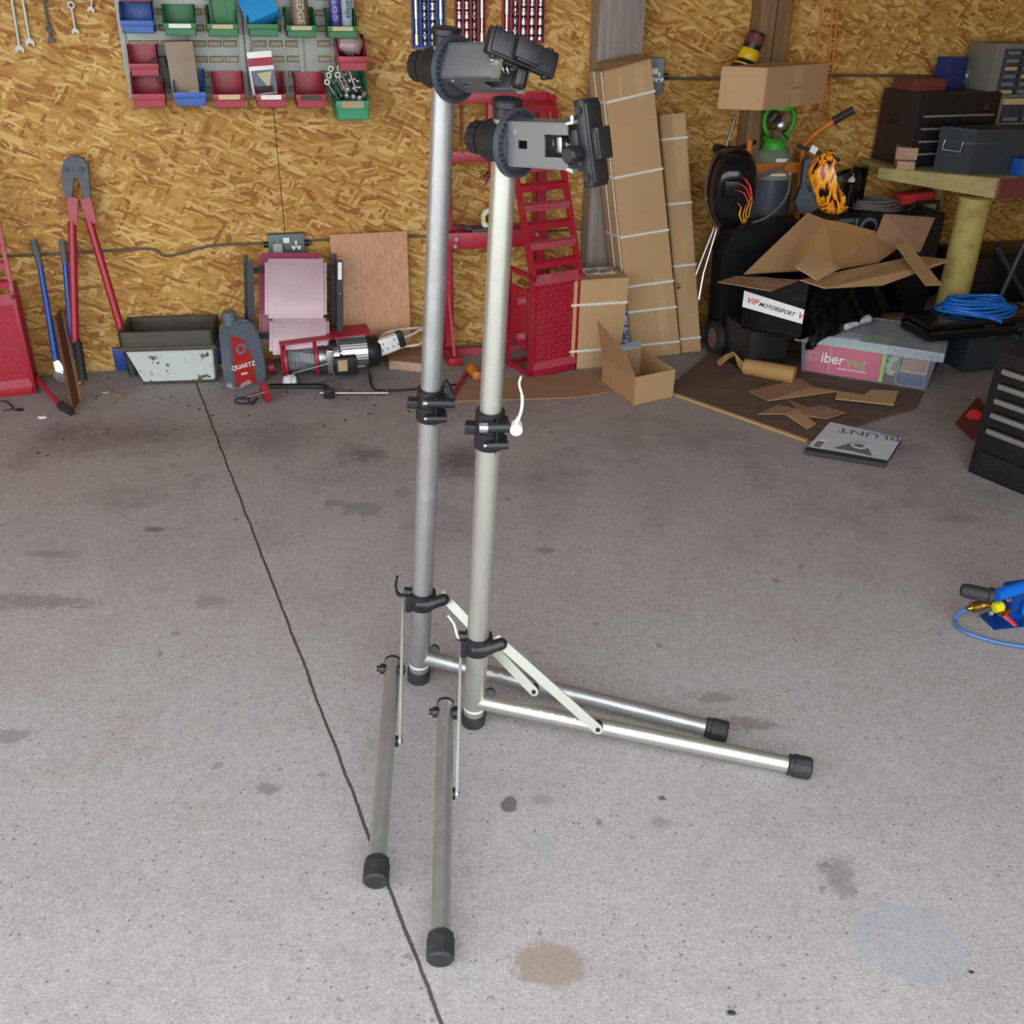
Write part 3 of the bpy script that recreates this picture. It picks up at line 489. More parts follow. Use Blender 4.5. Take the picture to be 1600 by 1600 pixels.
_, m, w_ = BN[9]; tag(obj('washer', MB(m @ T((-.01, -.09, .012)) @ RX(60)).ring((0, 0, 0), (0, 0, .004), .022, .006), 'steel', loc=m @ V((-.01, -.09, .012))), 'round grey disc lying in a red bin', 'washer')
_, m, w_ = BN[10]; mm = m @ T((-.018, -.1, .045)) @ RY(-4) @ RX(8); c = boxthing('blister_packet', 'white and pink blister packet standing in a red bin', 'packet', mm, (-.045, .045, -.004, .004, 0, .15), 'whitep')
k = MB(mm); k.box(-.045, .045, -.0052, -.004, .1, .128); obj('pink_band', k, 'redl', c); k = MB(mm); k.box(-.04, .044, -.005, -.004, .004, .085); obj('printed_area', k, 'greyp', c)
k = MB(mm); k.prism([(-.02, -.0065, .075), (.035, -.0065, .08), (.018, -.0065, .02)], (0, .0015, 0)); obj('tip_emblem', k, 'cream', c); k = MB(mm); k.box(-.03, .03, -.016, -.005, .01, .03, .004); obj('blister', k, 'ink', c)
_, m, w_ = BN[12]; k = MB(m); k.sphere((.0, -.08, .088), .052, (1.1, .9, .75), u=14, v=9)
for v in k.bm.verts: v.co += V((random.uniform(-.006, .006), random.uniform(-.006, .006), random.uniform(-.006, .006)))
tag(obj('plastic_bag', k, mat('dusty_film', (168, 140, 138), .2, 0, .2, 20, .8, 40), loc=m @ V((0, -.08, .05))), 'crumpled clear plastic bag filling the right-hand red bin', 'bag')
_, m, w_ = BN[13]
for i in range(9):
    x = -.045 + i * .008; z = .065 + (i % 3) * .02; y = -.15 + (i % 4) * .02; L_ = .07
    mm = m @ T((x, y, z)) @ RY(-32 + i * 2) @ RX(-10); k = MB(mm); k.tube([(0, 0, 0), (0, 0, L_)], .004, 8); k.ring((0, -.004, L_ + .008), (0, .004, L_ + .008), .011, .006, 14); k.sphere((0, 0, -.004), .008, u=10, v=6)
    tag(obj('spanner', k, mat('plated_steel', (150, 146, 138), .4, .7), loc=mm.translation), 'chrome spanner heaped on the left side of the teal green bin', 'spanner', 'spanners in the teal bin')
for i in range(12):
    x = .0 + (i % 4) * .018; y = -.165 + (i // 4) * .035; z = .07 + (i // 4) * .024 + random.uniform(0, .01); mm = m @ T((x - .012, y, z)) @ RX(random.uniform(20, 70)) @ RY(random.uniform(-30, 30)); k = MB(mm)
    k.lathe((0, 0, 0), (0, 0, 1), [(0, .0095), (.022, .0105), (.024, .009), (.0242, .006), (.014, .006)], 16); tag(obj('socket', k, 'chrome', loc=mm.translation), 'round chrome socket heaped in the teal green bin', 'socket', 'sockets in the teal bin')
# hanging spanners on nails
for i, (x0, y0, x1, y1, lb) in enumerate([(14, -26, 31, 78, 'longest combination spanner, leftmost of those hung on the wall'), (33, -14, 47, 67, 'second long combination spanner from the left on the wall'), (68, -4, 80, 64, 'slim grey spanner with a ring half way down, third from the left'), (111, 8, 118, 50, 'shortest spanner hung on the wall, nearest the bins'), (150, -60, 142, 16, 'spanner whose tip alone shows at the top edge')]):
    a = P(x0, y0, .012); b = P(x1, y1, .012); mm = frame(b, a - b, NN); ln = (a - b).length; r = .0055 if i < 2 else .0045; k = MB(mm)
    k.tube([(.006, 0, 0), (ln - .01, 0, 0)], r, 10, flat=.6); k.ring((ln, 0, -.004), (ln, 0, .004), .0125, .007, 20)
    o_ = .0155 if i < 2 else .0125
    k.prism([(o_ * math.cos(q), o_ * math.sin(q), -.004) for q in [math.radians(z_) for z_ in range(-140, 141, 20)]] + [(-.002, o_ * .42, -.004), (-.002, -o_ * .42, -.004)], (0, 0, .008))
    if i == 2: k.ring((.04, 0, -.004), (.04, 0, .004), .012, .006, 20)
    s = obj('spanner', k, mat('plated_steel', (150, 146, 138), .4, .7) if i != 2 else 'dsteel', loc=a); tag(s, lb, 'spanner', 'spanners hung on the wall')
    tag(obj('nail', MB(frame(a, a - b, NN)).cyl((0, 0, -.013), (0, 0, .012), .002, seg=8).cyl((0, 0, .012), (0, 0, .014), .004, seg=10), 'dsteel', loc=a), ['nail carrying the longest spanner', 'nail carrying the second long spanner', 'nail carrying the slim grey spanner', 'nail carrying the shortest spanner', 'nail above the spanner cut off by the top edge'][i], 'nail')
# drill bit / socket rails
def rack(px0, px1, pyb, ma, label, cols, kinds):
    u0, z0 = WU(px0, pyb, .03); u1, _ = WU(px1, pyb, .03); w_ = u1 - u0; h = 1.62 - z0; m = T(WL(u0, 0, z0)) @ WR
    t = thing('socket_rack', label, 'rack', WL(u0, 0, z0), WANG, 'socket racks'); k = MB(m); k.box(0, w_, -.008, -.001, 0, h)
    for i in range(cols + 1): x = i * w_ / cols; k.box(max(0, x - .0035), min(w_, x + .0035), -.022, -.006, 0, h, .001)
    k.box(0, w_, -.024, -.006, 0, .006); obj('tray_body', k, ma, t)
    for i in range(cols):
        x = (i + .5) * w_ / cols; mm = m @ T((x, -.018, .012)); k = MB(mm); L_ = h - .03; kd = kinds[i]; r = min(.011, w_ / cols * .34)
        col = m.to_3x3() @ V((0, 0, 1))
        if kd == 'spiral':
            k.cyl((0, 0, 0), (0, 0, L_), r * .5, seg=10); nn = int(L_ / .003); k.tube([(r * .7 * math.cos(j * .9), r * .7 * math.sin(j * .9), .003 * j) for j in range(nn)], r * .35, 6); n_ = 'drill_bit'; lb = 'spiral drill bit standing in column %s of the %s'
        elif kd == 'bar': k.lathe((0, 0, 0), (0, 0, 1), [(0, r), (.04, r), (.042, r * .6), (.09, r * .6), (.092, r * .95), (L_ * .6, r * .75), (L_ * .6 + .002, r), (L_, r)], 14); n_ = 'extension_bar'; lb = 'smooth chrome bar in column %s of the %s'
        else:
            pr = []; z = 0; j = 0
            while z < L_ - .03: hh = .02 + .008 * ((j * 7) % 3); pr += [(z, r), (z + hh * .6, r), (z + hh * .62, r * .62), (z + hh, r * .62), (z + hh + .001, r)]; z += hh + .002; j += 1
            k.lathe((0, 0, 0), (0, 0, 1), pr, 14); n_ = 'socket_strip'; lb = 'strip of chrome sockets in column %s of the %s'
        q = obj(n_, k, 'chrome' if kd != 'spiral' or i % 2 else 'steel', loc=mm.translation); tag(q, lb % (['one', 'two', 'three', 'four', 'five'][i] + ' from the left', label.split(' with')[0]), 'tool', 'tools in the racks')
        if kd != 'bar':
            k = MB(mm)
            for j in range(int(L_ / .034)): k.ring((0, 0, .012 + j * .034), (0, 0, .021 + j * .034), r * 1.03, r * .7, 14)
            obj('dark_bands', k, 'ink', q)['kind'] = 'stuff'
rack(646, 697, 76, 'bpaint', 'blue wall rack with four long columns of tools', 4, ['bar', 'spiral', 'strip', 'bar'])
rack(713, 760, 74, 'redp', 'narrow red wall rack with four columns of tools', 4, ['strip', 'strip', 'spiral', 'bar'])
rack(786, 851, 68, 'red', 'wide red wall rack with five columns of tools', 5, ['bar', 'spiral', 'strip', 'strip', 'strip'])
# ================================================================ conduits, sockets, cables
def wirething(name, label, cat, pts, r, ma, grp=None, n=6, seg=8):
    k = MB(); k.tube(spl(pts, n), r, seg); return tag(obj(name, k, ma, loc=pts[0]), label, cat, grp)
wp = lambda L_, off=.012: [P(x, y, off) for x, y in L_]
wirething('conduit', 'thin grey cable run sagging along the lower wall to the socket', 'conduit', wp([(-60, 402), (40, 399), (150, 393), (235, 389), (262, 400), (330, 384), (410, 380)]), .005, 'conduit', 'cable runs')
wirething('conduit', 'lower grey cable run right of the socket, behind the press', 'conduit', wp([(476, 376), (600, 371), (760, 366), (930, 357)]), .005, 'conduit', 'cable runs')
wirething('conduit', 'upper grey cable run behind the carton on the gas cylinder', 'conduit', wp([(1036, 122), (1130, 123), (1300, 118), (1470, 119)]), .006, 'conduit', 'cable runs')
def dsocket(name, label, m, w_=.146, h=.086, d=.042, plug=True, both=True):
    t = thing(name, label, 'socket', m.translation); k = MB(m); k.box(-w_ / 2, w_ / 2, -d, 0, -h / 2, h / 2, .004); obj('back_box', k, 'socket', t)
    obj('cable_gland', MB(m).cyl((-w_ / 2 - .02, -.02, 0), (-w_ / 2, -.02, 0), .012, seg=16), 'black', t); obj('cable_gland', MB(m).cyl((w_ / 2, -.02, 0), (w_ / 2 + .02, -.02, 0), .012, seg=16), 'black', t)
    for s in (-1, 1):
        k = MB(m); cx = s * w_ * .26; k.box(cx - .004, cx + .004, -d - .0012, -d, .0, .016); k.box(cx - .016, cx - .006, -d - .0012, -d, -.02, -.011); k.box(cx + .006, cx + .016, -d - .0012, -d, -.02, -.011); k.box(cx - .02, cx + .02, -d - .0006, -d, -.011, -.006); obj('outlet', k, 'white', t)
    k = MB(m); k.box(-.012, .012, -d - .004, -d, .008, .03, .001); obj('rocker_switch', k, 'white', t)
    if plug: k = MB(m); k.box(-w_ * .4, -w_ * .12, -d - .03, -d, -.035, .015, .008); pl = obj('plug', k, mat('grey_plug', (150, 148, 140), .5), loc=m @ V((-w_ * .26, -d, -.01))); tag(pl, 'pale grey plug pushed into the lower wall socket', 'plug')
    return t
dsocket('wall_socket', 'grey metal double socket on the lower wall above the pink pads', wf(447, 379))
dsocket('wall_socket', 'small grey socket on the side of the timber post behind the tall carton', T(P(1024, 118, .05)) @ WR @ RZ(-25), .07, .14, .04, False)
dsocket('wall_socket', 'grey double socket on the far right above the black tool chest', wf(1515, 112, .05) , .13, .1, .045, False)
for i, (x0, x1, lb) in enumerate([(1312, 1298, 'rightmost orange cable running down the wall beyond the post'), (1303, 1291, 'second orange cable from the right beyond the post'), (1286, 1272, 'third orange cable from the right beyond the post'), (1242, 1222, 'orange cable beside the paired studs')]):
    wirething('orange_cable', lb, 'cable', wp([(x0, -60), (x0 - 2, 0), ((x0 + x1) / 2, 60), (x1, 130), (x1 - 6, 190)]), .0035, 'orange', 'orange cables on the wall')
# ================================================================ RED SHOP PRESS
PO = .13
def wbox(k, px0, px1, py0, py1, o0, o1, bev=0):
    """box on the wall frame whose front face (offset o1) spans these pixels"""
    pm = (px0 + px1) / 2; ym = (py0 + py1) / 2; u0 = WU(px0, ym, o1)[0]; u1 = WU(px1, ym, o1)[0]; z1 = WU(pm, py0, o1)[1]; z0 = WU(pm, py1, o1)[1]
    k.box(u0, u1, -o1, -o0, z0, z1, bev); return u0, u1, z0, z1
MW = T(WA) @ WR
ul = WU(700, 420, PO)[0]; ur = WU(846, 300, PO)[0]
pr = thing('shop_press', 'tall red steel workshop press standing behind the leaning ramp', 'press', WL((ul + ur) / 2, PO, 0), WANG)
for u in (ul, ur):
    k = MB(MW); k.box(u - .022, u + .022, -PO, -PO + .012, .04, 1.06); k.box(u - .022, u - .012, -PO, -PO + .07, .04, 1.06); k.box(u + .012, u + .022, -PO, -PO + .07, .04, 1.06); po = obj('post', k, 'red', pr)
    k = MB(MW); k.box(u - .03, u + .03, -PO - .14, -PO + .1, 0, .035, .004); k.prism([(u - .005, -PO - .11, .03), (u - .005, -PO, .28), (u - .005, -PO, .25), (u - .005, -PO - .085, .03)], (.012, 0, 0)); obj('foot', k, 'red', pr)
    k = MB(MW)
    for z in (.24, .33, .62, .78): k.cyl((u, -PO - .002, z), (u, -PO + .002, z), .008, seg=14)
    obj('pin_hole', k, 'redl', po)
for (zc, hh, o1, nm) in ((WU(760, 371, PO)[1], .034, .03, 'bed_beam'), (WU(735, 244, PO)[1], .022, .0, 'cross_beam'), (WU(800, 152, PO)[1], .02, .0, 'top_beam')):
    k = MB(MW); k.box(ul - .02, ur + .02, -PO - .016 - o1, -PO - .004, zc - hh, zc + hh, .003)
    if nm == 'bed_beam': k.box(ul - .02, ur + .02, -PO + .075, -PO + .09, zc - hh, zc + hh, .003); k.box(ul - .0, ul + .02, -PO - .02, -PO + .08, zc - hh, zc + hh)
    obj(nm, k, 'red', pr)
zc = WU(760, 371, PO)[1]
for x, z in ((ul + .025, zc + .012), (ul + .02, zc - .018), (ur - .03, zc + .016)): obj('bed_pin', MB(MW).cyl((x, -PO - .06, z), (x, -PO - .04, z), .008, seg=14), 'chrome', pr)
k = MB(MW); uc = WU(769, 200, PO)[0]; k.box(uc - .02, uc + .02, -PO - .012, -PO + .03, .82, 1.04, .003); k.cyl((uc, -PO, .76), (uc, -PO, .83), .014, seg=16); obj('ram', k, 'red', pr)
k = MB(MW); k.box(ul, ur, -PO - .01, -PO + .02, .0, .03); obj('floor_rail', k, 'redl', pr)
sa = P(722, 166, PO + .02); sb_ = P(722, 228, PO + .02); k = MB(); n_ = 120; k.tube([sa.lerp(sb_, j / n_) + V((.009 * math.cos(j * .8), .009 * math.sin(j * .8), 0)) for j in range(n_ + 1)], .0024, 6)
k.tube([sb_ + V(q) for q in ((0, 0, 0), (0, 0, -.012), (.006, 0, -.02), (0, 0, -.028), (-.006, 0, -.022))], .0022, 6); obj('return_spring', k, 'rust', pr)
# tape measure etc. on the bed
p = P(764, 350, PO - .0); m = T(V((p.x, p.y, WU(760, 371, PO)[1] + .034))) @ WR; t = thing('tape_measure', 'grey and yellow tape measure on the bed of the red press', 'tape measure', m.translation)
k = MB(m); k.prism([(-.03, -.02, .012), (-.034, -.02, .055), (-.022, -.02, .082), (.0, -.02, .09), (.03, -.02, .08), (.036, -.02, .012)], (0, .036, 0), .004); obj('case', k, 'foam', t)
k = MB(m); k.ring((-.0, -.0225, .048), (-.0, -.02, .048), .03, .022, 24); obj('bumper_ring', k, 'yknob', t); k = MB(m); k.cyl((-.0, -.023, .048), (-.0, -.02, .048), .021, seg=24); obj('badge', k, 'ink', t)
k = MB(m); k.box(-.085, .05, -.05, .02, 0, .012, .003); k.prism([(-.09, -.03, .004), (-.12, -.03, .018), (-.11, -.03, .024), (-.07, -.03, .01)], (0, .04, 0)); tag(obj('angle_bracket', k, 'dsteel', loc=m.translation), 'dark metal piece under the tape measure on the press bed', 'bracket')
# hook on wall
tag(obj('wall_hook', MB().tube([P(757, 276, .01), P(763, 268, .04), P(770, 262, .05), P(762, 280, .05), P(758, 290, .05)], .004, 8), 'dsteel', loc=P(760, 275, 0)), 'dark wire hook on the wall between the press posts', 'hook')
# ================================================================ RED CAR RAMPS
def ramp(label, gl, gr, plate_py, knee_py, top_px, top_py, top_off, nr, big):
    b0 = G(*gl); b1 = G(*gr); xd = (b1 - b0); W_ = xd.length; xd.normalize(); bk = V((-xd.y, xd.x, 0)); t = thing('car_ramp', label, 'car ramp', (b0 + b1) / 2, 0, 'car ramps')
    m = frame(b0, xd, (0, 0, 1)); H1 = AYz(b0, gl, knee_py)
    tw = P(top_px, top_py, top_off); mi = m.inverted(); tl = mi @ tw; H2 = tl.z; D2 = max(.05, tl.y)
    k = MB(m); k.box(0, W_, 0, .02, 0, .038, .003); k.box(0, .016, 0, .03, 0, H1, .002); k.box(W_ - .016, W_, 0, .03, 0, H1, .002)
    for x in (0, W_): s = 1 if x == 0 else -1; k.prism([(x, 0, H1 - .01), (x, .03, H1 - .02), (x, D2 + .03, H2), (x, D2, H2)], (s * .014, 0, 0))
    obj('side_rail', k, 'red', t)
    k = MB(m); k.box(.012, W_ - .012, .008, .014, .03, H1 - .03); pl = obj('tread_plate', k, 'red', t)
    k = MB(m)
    for r_ in range(int((H1 - .09) / .022)):
        for c_ in range(int((W_ - .04) / .026)):
            x = .032 + c_ * .026 + (r_ % 2) * .008; z = .06 + r_ * .022; k.box(-.009, .009, -.0022, .001, -.0012, .0012, m=T((x, .008, z)) @ RY(-45 if (r_ + c_) % 2 else 25))
    q = obj('tread_pattern', k, 'redl', pl); q['kind'] = 'stuff'
    k = MB(m); k.prism([(.01, -.008, .036), (.01, .012, .07), (.01, .016, .036)], (W_ - .02, 0, 0)); k.prism([(.004, -.004, H1 - .05), (.004, .012, H1 - .012), (.004, .018, H1 - .05)], (W_ - .008, 0, 0)); obj('end_lip', k, 'redl', t)
    for i in range(nr):
        f = (i + .45) / nr; y = D2 * f; z = H1 + (H2 - H1) * f; k = MB(m); k.prism([(.01, y, z - .02), (.01, y, z + .004), (.01, y + .02, z + .012), (.01, y + .02, z + .008), (.01, y + .004, z), (.01, y + .004, z - .02)], (W_ - .02, 0, 0)); obj('rung', k, 'redl' if i % 2 else 'red', t)
    k = MB(m)
    for x in ((0, W_ - .014)): k.box(x, x + .014, .0, .2, 0, .022); k.box(x, x + .014, .0, .2, H1 - .03, H1 - .012); k.box(x, x + .014, .186, .2, 0, H1 - .012)
    k.box(0, W_, .186, .2, 0, .022); obj('support_frame', k, 'red', t)
    k = MB(m); k.box(.0, .01, .05, .17, .12, H1 * .82, .003); si = obj('side_plate', k, 'red', t); k = MB(m)
    for z in (.17, H1 * .72): k.lathe((-.03, .06, z), (1, .06, z), [(0, .014), (.01, .017), (.03, .017)], 18)
    obj('roller', k, 'redl', t)
    return t
def AYz(b, gl, py):     # height above point b whose picture row is py
    lo, hi = 0, 2
    for _ in range(40):
        z = (lo + hi) / 2
        if PX(V((b.x, b.y, z)))[1] > py: lo = z
        else: hi = z
    return lo
ramp('red steel car ramp stood on end before the press, checker plate at its foot', (829, 592), (902, 577), 0, 428, 836, 150, .21, 9, True)
ramp('red steel car ramp stood on end at the left edge of the picture', (-22, 624), (58, 615), 0, 462, -48, 215, .08, 8, False)
# ================================================================ LEFT WALL TOOLS
def lean(label, cat, name): pass
# bolt cutter
def BC(x, y):            # plane of the leaning bolt cutter: foot .16 off wall, head at the wall
    f = (y - 245) / 345.0; return P(x, y, .03 + .13 * max(0, f))
t = thing('bolt_cutter', 'huge bolt cutter with red handles leaning on the board wall', 'bolt cutter', V((BC(150, 590).x, BC(150, 590).y, 0)))
nv = NN
def bplate(pts, th): k = MB(); k.prism([BC(*p) for p in pts], nv * th, .002); return k
obj('cutter_head', bplate([(97, 262), (101, 250), (110, 243), (119, 242), (130, 246), (138, 256), (140, 275), (142, 308), (131, 309), (123, 275), (116, 275), (114, 308), (104, 309), (98, 285)], .022), 'dsteel', t)
k = MB(); k.cyl(BC(104, 264), BC(104, 264) + nv * .03, .009, seg=16).cyl(BC(128, 264) , BC(128, 264) + nv * .03, .009, seg=16); k.prism([BC(*p) + nv * .021 for p in ((112, 244), (120, 244), (119, 255), (114, 255))], nv * .004); obj('pivot_bolt', k, 'dsteel', t)
for a, b, c, g1, g2, pl in (((113, 345), (118, 535), 1, (121, 535), (130, 592), [(105, 303), (123, 308), (122, 350), (110, 350)]), ((140, 345), (194, 528), 1, (197, 534), (209, 586), [(126, 312), (141, 302), (152, 345), (139, 350)])):
    h_ = obj('handle', MB().tube([BC(*a) + nv * .01, BC(*b) + nv * .01], .0155, 20), 'red', t, 'red tubular handle'); obj('handle_socket', bplate(pl, .022), 'red', t)
    obj('rubber_grip', MB().tube([BC(b[0], b[1] - 3) + nv * .01, BC(*g1) + nv * .01, BC(*g2) + nv * .01], [.021, .018, .0175], 20), 'rubber', h_)
# pipe bender, blue handles
def PBp(x, y): return P(x, y, .05 + .1 * (y - 373) / 227.0)
t = thing('pipe_bender', 'blue two-handled pipe bender propped behind the brown board', 'pipe bender', V((PBp(100, 600).x, PBp(100, 600).y, 0)))
for a, b, c in (((51, 374), (62, 412), (88, 562)), ((97, 376), (102, 412), (115, 560))):
    h_ = obj('handle', MB().tube([PBp(*b), PBp((b[0] + c[0]) / 2, (b[1] + c[1]) / 2), PBp(*c)], [.011, .012, .014], 16), 'bpaint', t); obj('grip', MB().tube([PBp(*a), PBp(*b)], .0135, 16), 'grip', h_)
k = MB(); c = PBp(99, 583); k.ring(c - NN * .012, c + NN * .012, .036, .014, 28); k.cyl(c - NN * .016, c + NN * .018, .015, seg=18); obj('former_wheel', k, 'steel', t)
k = MB(); k.prism([PBp(*p) for p in ((84, 563), (92, 560), (103, 575), (99, 582), (88, 578))], NN * .02, .002); k.sphere(PBp(124, 598), .012); obj('bender_head', k, 'chrome', t)
# brown board leaning, edge on
a, b, c, d = G(112, 646), G(127, 626), P(95, 488, .05), P(88, 492, .1)
k = MB(); e = V((.02, .006, 0)); bt = G(105, 640); p0 = G(116, 646); p1 = G(128, 628); t0 = P(85, 497, .13); t1 = P(95, 484, .02)
k.hexa([p0, p0 + V((-.011, .002, 0)), p1 + V((-.011, .002, 0)), p1], [t0 + V((.007, 0, 0)), t0 + V((-.004, .002, 0)), t1 + V((-.004, .002, 0)), t1 + V((.007, 0, 0))])
bo = obj('board', k, 'brown', loc=p0); tag(bo, 'narrow brown faced board leaning by the bolt cutter', 'board')
k = MB(); k.hexa([p0 + V((.0005, 0, 0)), p0 + V((.002, 0, 0)), p1 + V((.004, 0, 0)), p1 + V((.0005, 0, 0))], [p0 + V((.0005, 0, .012)), p0 + V((.002, 0, .012)), p1 + V((.004, 0, .012)), p1 + V((.0005, 0, .012))]); pd = (p0 - p1) * .22; qd = (t0 - t1) * .22; k.hexa([p1 + pd, p1 + pd + V((.004, -.001, 0)), p1 + V((.005, 0, 0)), p1], [t1 + qd + V((.008, 0, 0)), t1 + qd + V((.011, -.001, 0)), t1 + V((.011, 0, 0)), t1 + V((.008, 0, 0))]); obj('raw_edge', k, 'plye', bo, sm=False)
# red bar on floor
t = thing('steel_bar', 'red steel bar with a black end on the floor by the left ramp', 'bar', G(80, 620)); a = G(58, 592, .05); b = G(96, 634, .02); c = G(112, 645, .012)
obj('rod', MB().tube([a, b], .011, 16), 'red', t); obj('black_end', MB().tube([a.lerp(b, .97), c], [.0165, .013], 16), 'rubber', t)
# white dirty tank
o_ = G(227, 601); xr = G(337, 597); xd = (xr - o_).normalized(); W_ = (xr - o_).length; m = frame(o_, xd, (0, 0, 1)); Hh = AYz(o_, None, 541); H2 = AYz(o_, None, 514)
t = thing('metal_tank', 'dirty white paint-flaked metal tank with an oily rim on the floor', 'tank', (o_ + xr) / 2); D = .12
k = MB(m); e = .05; k.hexa([(0, 0, 0), (W_, 0, 0), (W_, D, 0), (0, D, 0)], [(-e, -.035, Hh), (W_ + .01, -.035, Hh), (W_ + .01, D + .03, Hh), (-e, D + .03, Hh)], .004); obj('tank_body', k, 'dirty', t)
k = MB(m); k.hexa([(-.004, -.004, -.0), (W_ + .004, -.004, 0), (W_ + .004, 0, 0), (-.004, 0, 0)], [(-.008, -.007, .014), (W_ + .005, -.007, .014), (W_ + .005, 0, .014), (-.008, 0, .014)]); k.box(.095, .103, -.034, -.0, .01, Hh, m=RX(-0) @ T((0, 0, 0)) @ Matrix.Shear('XZ', 4, (0, -.0)) if False else None) if False else None; obj('base_bead', k, 'rim', t)
k = MB(m); z0, z1 = Hh, H2
for (x0, x1, y0, y1) in ((-e - .012, W_ + .02, -.045, -.03), (-e - .012, W_ + .02, D + .03, D + .045), (-e - .012, -e + .004, -.045, D + .045), (W_ + .006, W_ + .02, -.045, D + .045)): k.box(x0, x1, y0, y1, z0, z1, .004)
k.box(-e - .02, W_ + .026, -.052, -.03, z0 - .006, z0 + .012, .003); obj('rim', k, 'rim', t)
k = MB(m); k.box(-e, W_, -.03, D + .03, Hh + .0, Hh + .008); obj('oily_contents', k, mat('old_oil', (40, 36, 30), .3), t)
# blue items
tag(obj('jack_stand', MB(T(G(192, 582)) @ WR).box(-.03, .04, .02, .12, 0, .1, .012), 'bpaint', loc=G(192, 582)), 'blue object half hidden between bolt cutter and dirty tank', 'tool')
t = thing('trolley_jack', 'blue tool with a yellow band between the dirty tank and the oil bottle', 'tool', G(352, 575)); m = T(G(348, 580)) @ WR
obj('body', MB(m).box(-.03, .06, .03, .12, 0, .1, .012).box(-.02, .03, .05, .1, .09, .14, .01), 'bpaint', t); obj('yellow_band', MB(m).box(-.012, .05, .022, .05, .0, .022, .005), 'yellow', t)
# oil bottle
o_ = G(385, 600); m = T(o_ + V((0, .0, 0))) @ WR @ RZ(28); t = thing('oil_bottle', 'grey motor oil bottle with a red label standing by the dirty tank', 'bottle', o_)
k = MB(m); k.prism([(-.075, -.045, 0), (.07, -.045, 0), (.08, -.045, .05), (.07, -.045, .2), (.035, -.045, .27), (-.01, -.045, .285), (-.06, -.045, .262), (-.072, -.045, .22)], (0, .1, 0), .012); obj('bottle_body', k, 'oil', t)
k = MB(m); k.lathe((-.04, 0, .26), (-.04, 0, 1), [(0, .024), (.02, .024), (.022, .027), (.05, .027), (.053, .023)], 28, star=.04, ns=14); obj('cap', k, 'oil', t)
k = MB(m); k.prism([(-.07, -.047, .02), (.022, -.047, .012), (.012, -.047, .13), (-.012, -.047, .2), (-.064, -.047, .235)], (0, .002, 0)); lb = obj('label', k, 'oilr', t)
k = MB(m); k.ring((-.03, -.0485, .17), (-.03, -.047, .17), .022, .012); obj('emblem', k, 'greyp', lb); text('QUARTZ', .026, m @ T((-.028, -.0475, .098)) @ RX(90) @ RY(-0), 'whitep', lb); text('9000', .014, m @ T((-.028, -.0475, .065)) @ RX(90), 'whitep', lb)
k = MB(m); k.box(.02, .05, -.0475, -.045, .02, .24); 
k = MB(m); k.tube([(.078, -.02, .03), (.082, -.0, .12), (.06, .0, .22)], .004, 8); obj('level_strip', k, 'foam', t)
k = MB(T(G(375, 600)) @ WR); k.sphere((0, -.04, .018), .04, (1.3, .8, .5), u=12, v=8)
for v in k.bm.verts: v.co += V((random.uniform(-.006, .006), random.uniform(-.006, .006), random.uniform(-.004, .006)))
tag(obj('plastic_bag', k, 'clear', loc=G(375, 600)), 'scrap of clear plastic film at the foot of the oil bottle', 'bag')
# ================================================================ pink padded creeper
a = G(430, 590); oo = .34
t = thing('folding_creeper', 'folded pink padded creeper with a black frame, leaning on the wall', 'creeper', WL(WU(455, 560, oo)[0], .25, 0), WANG)
def lb_(name, px0, px1, py0, py1, o_top, o_bot, th, ma, bev=.01, par=None):
    """slab leaning back on the wall frame between pixel rows"""
    a = [P(px0, py1, o_bot), P(px1, py1, o_bot), P(px1, py1, o_bot) - NN * th, P(px0, py1, o_bot) - NN * th]; b = [P(px0, py0, o_top), P(px1, py0, o_top), P(px1, py0, o_top) - NN * th, P(px0, py0, o_top) - NN * th]
    return obj(name, MB().hexa(a, b, bev), ma, par if par else t, ang=80)
lb_('back_pad', 405, 499, 397, 540, .12, .2, .03, 'pinkd'); lb_('upper_pad', 414, 511, 407, 499, .20, .25, .05, 'pink', .014); lb_('lower_pad', 421, 515, 500, 556, .26, .29, .05, 'pink', .014)
for px0, px1, x2, x3, y0, y1, of in ((386, 396, 388, 400, 406, 585, .22), (380, 388, 384, 392, 398, 560, .14), (526, 536, 526, 537, 406, 585, .22), (517, 526, 519, 527, 396, 560, .14)):
    a = [P(x2, y1, of + .05), P(x3, y1, of + .05), P(x3, y1, of + .02), P(x2, y1, of + .02)]; b = [P(px0, y0, of), P(px1, y0, of), P(px1, y0, of - .03), P(px0, y0, of - .03)]; obj('frame_rail', MB().hexa(a, b, .002), 'bframe', t)
k = MB()
for y, o1, x0, x1 in ((422, .17, 392, 528), (525, .25, 396, 530)):
    k.hexa([P(x0, y + 5, o1), P(x1, y + 5, o1), P(x1, y + 5, o1 - .025), P(x0, y + 5, o1 - .025)], [P(x0, y - 5, o1), P(x1, y - 5, o1), P(x1, y - 5, o1 - .025), P(x0, y - 5, o1 - .025)], .002)
obj('cross_bar', k, 'bframe', t); k = MB(); k.hexa([P(528, 437, .235), P(534, 437, .235), P(534, 437, .232), P(528, 437, .232)], [P(528, 410, .225), P(534, 410, .225), P(534, 410, .222), P(528, 410, .222)]); obj('label_sticker', k, 'white', t)
k = MB(); p = P(532, 459, .24); k.sphere(p, .006, u=10, v=8); obj('bolt', k, 'steel', t)
for px in (424, 520): k = MB(); c = G(px, 574, .03); k.cyl(c - UU * .012, c + UU * .012, .028, seg=22); obj('castor', k, 'redp' if px < 450 else 'black', t)
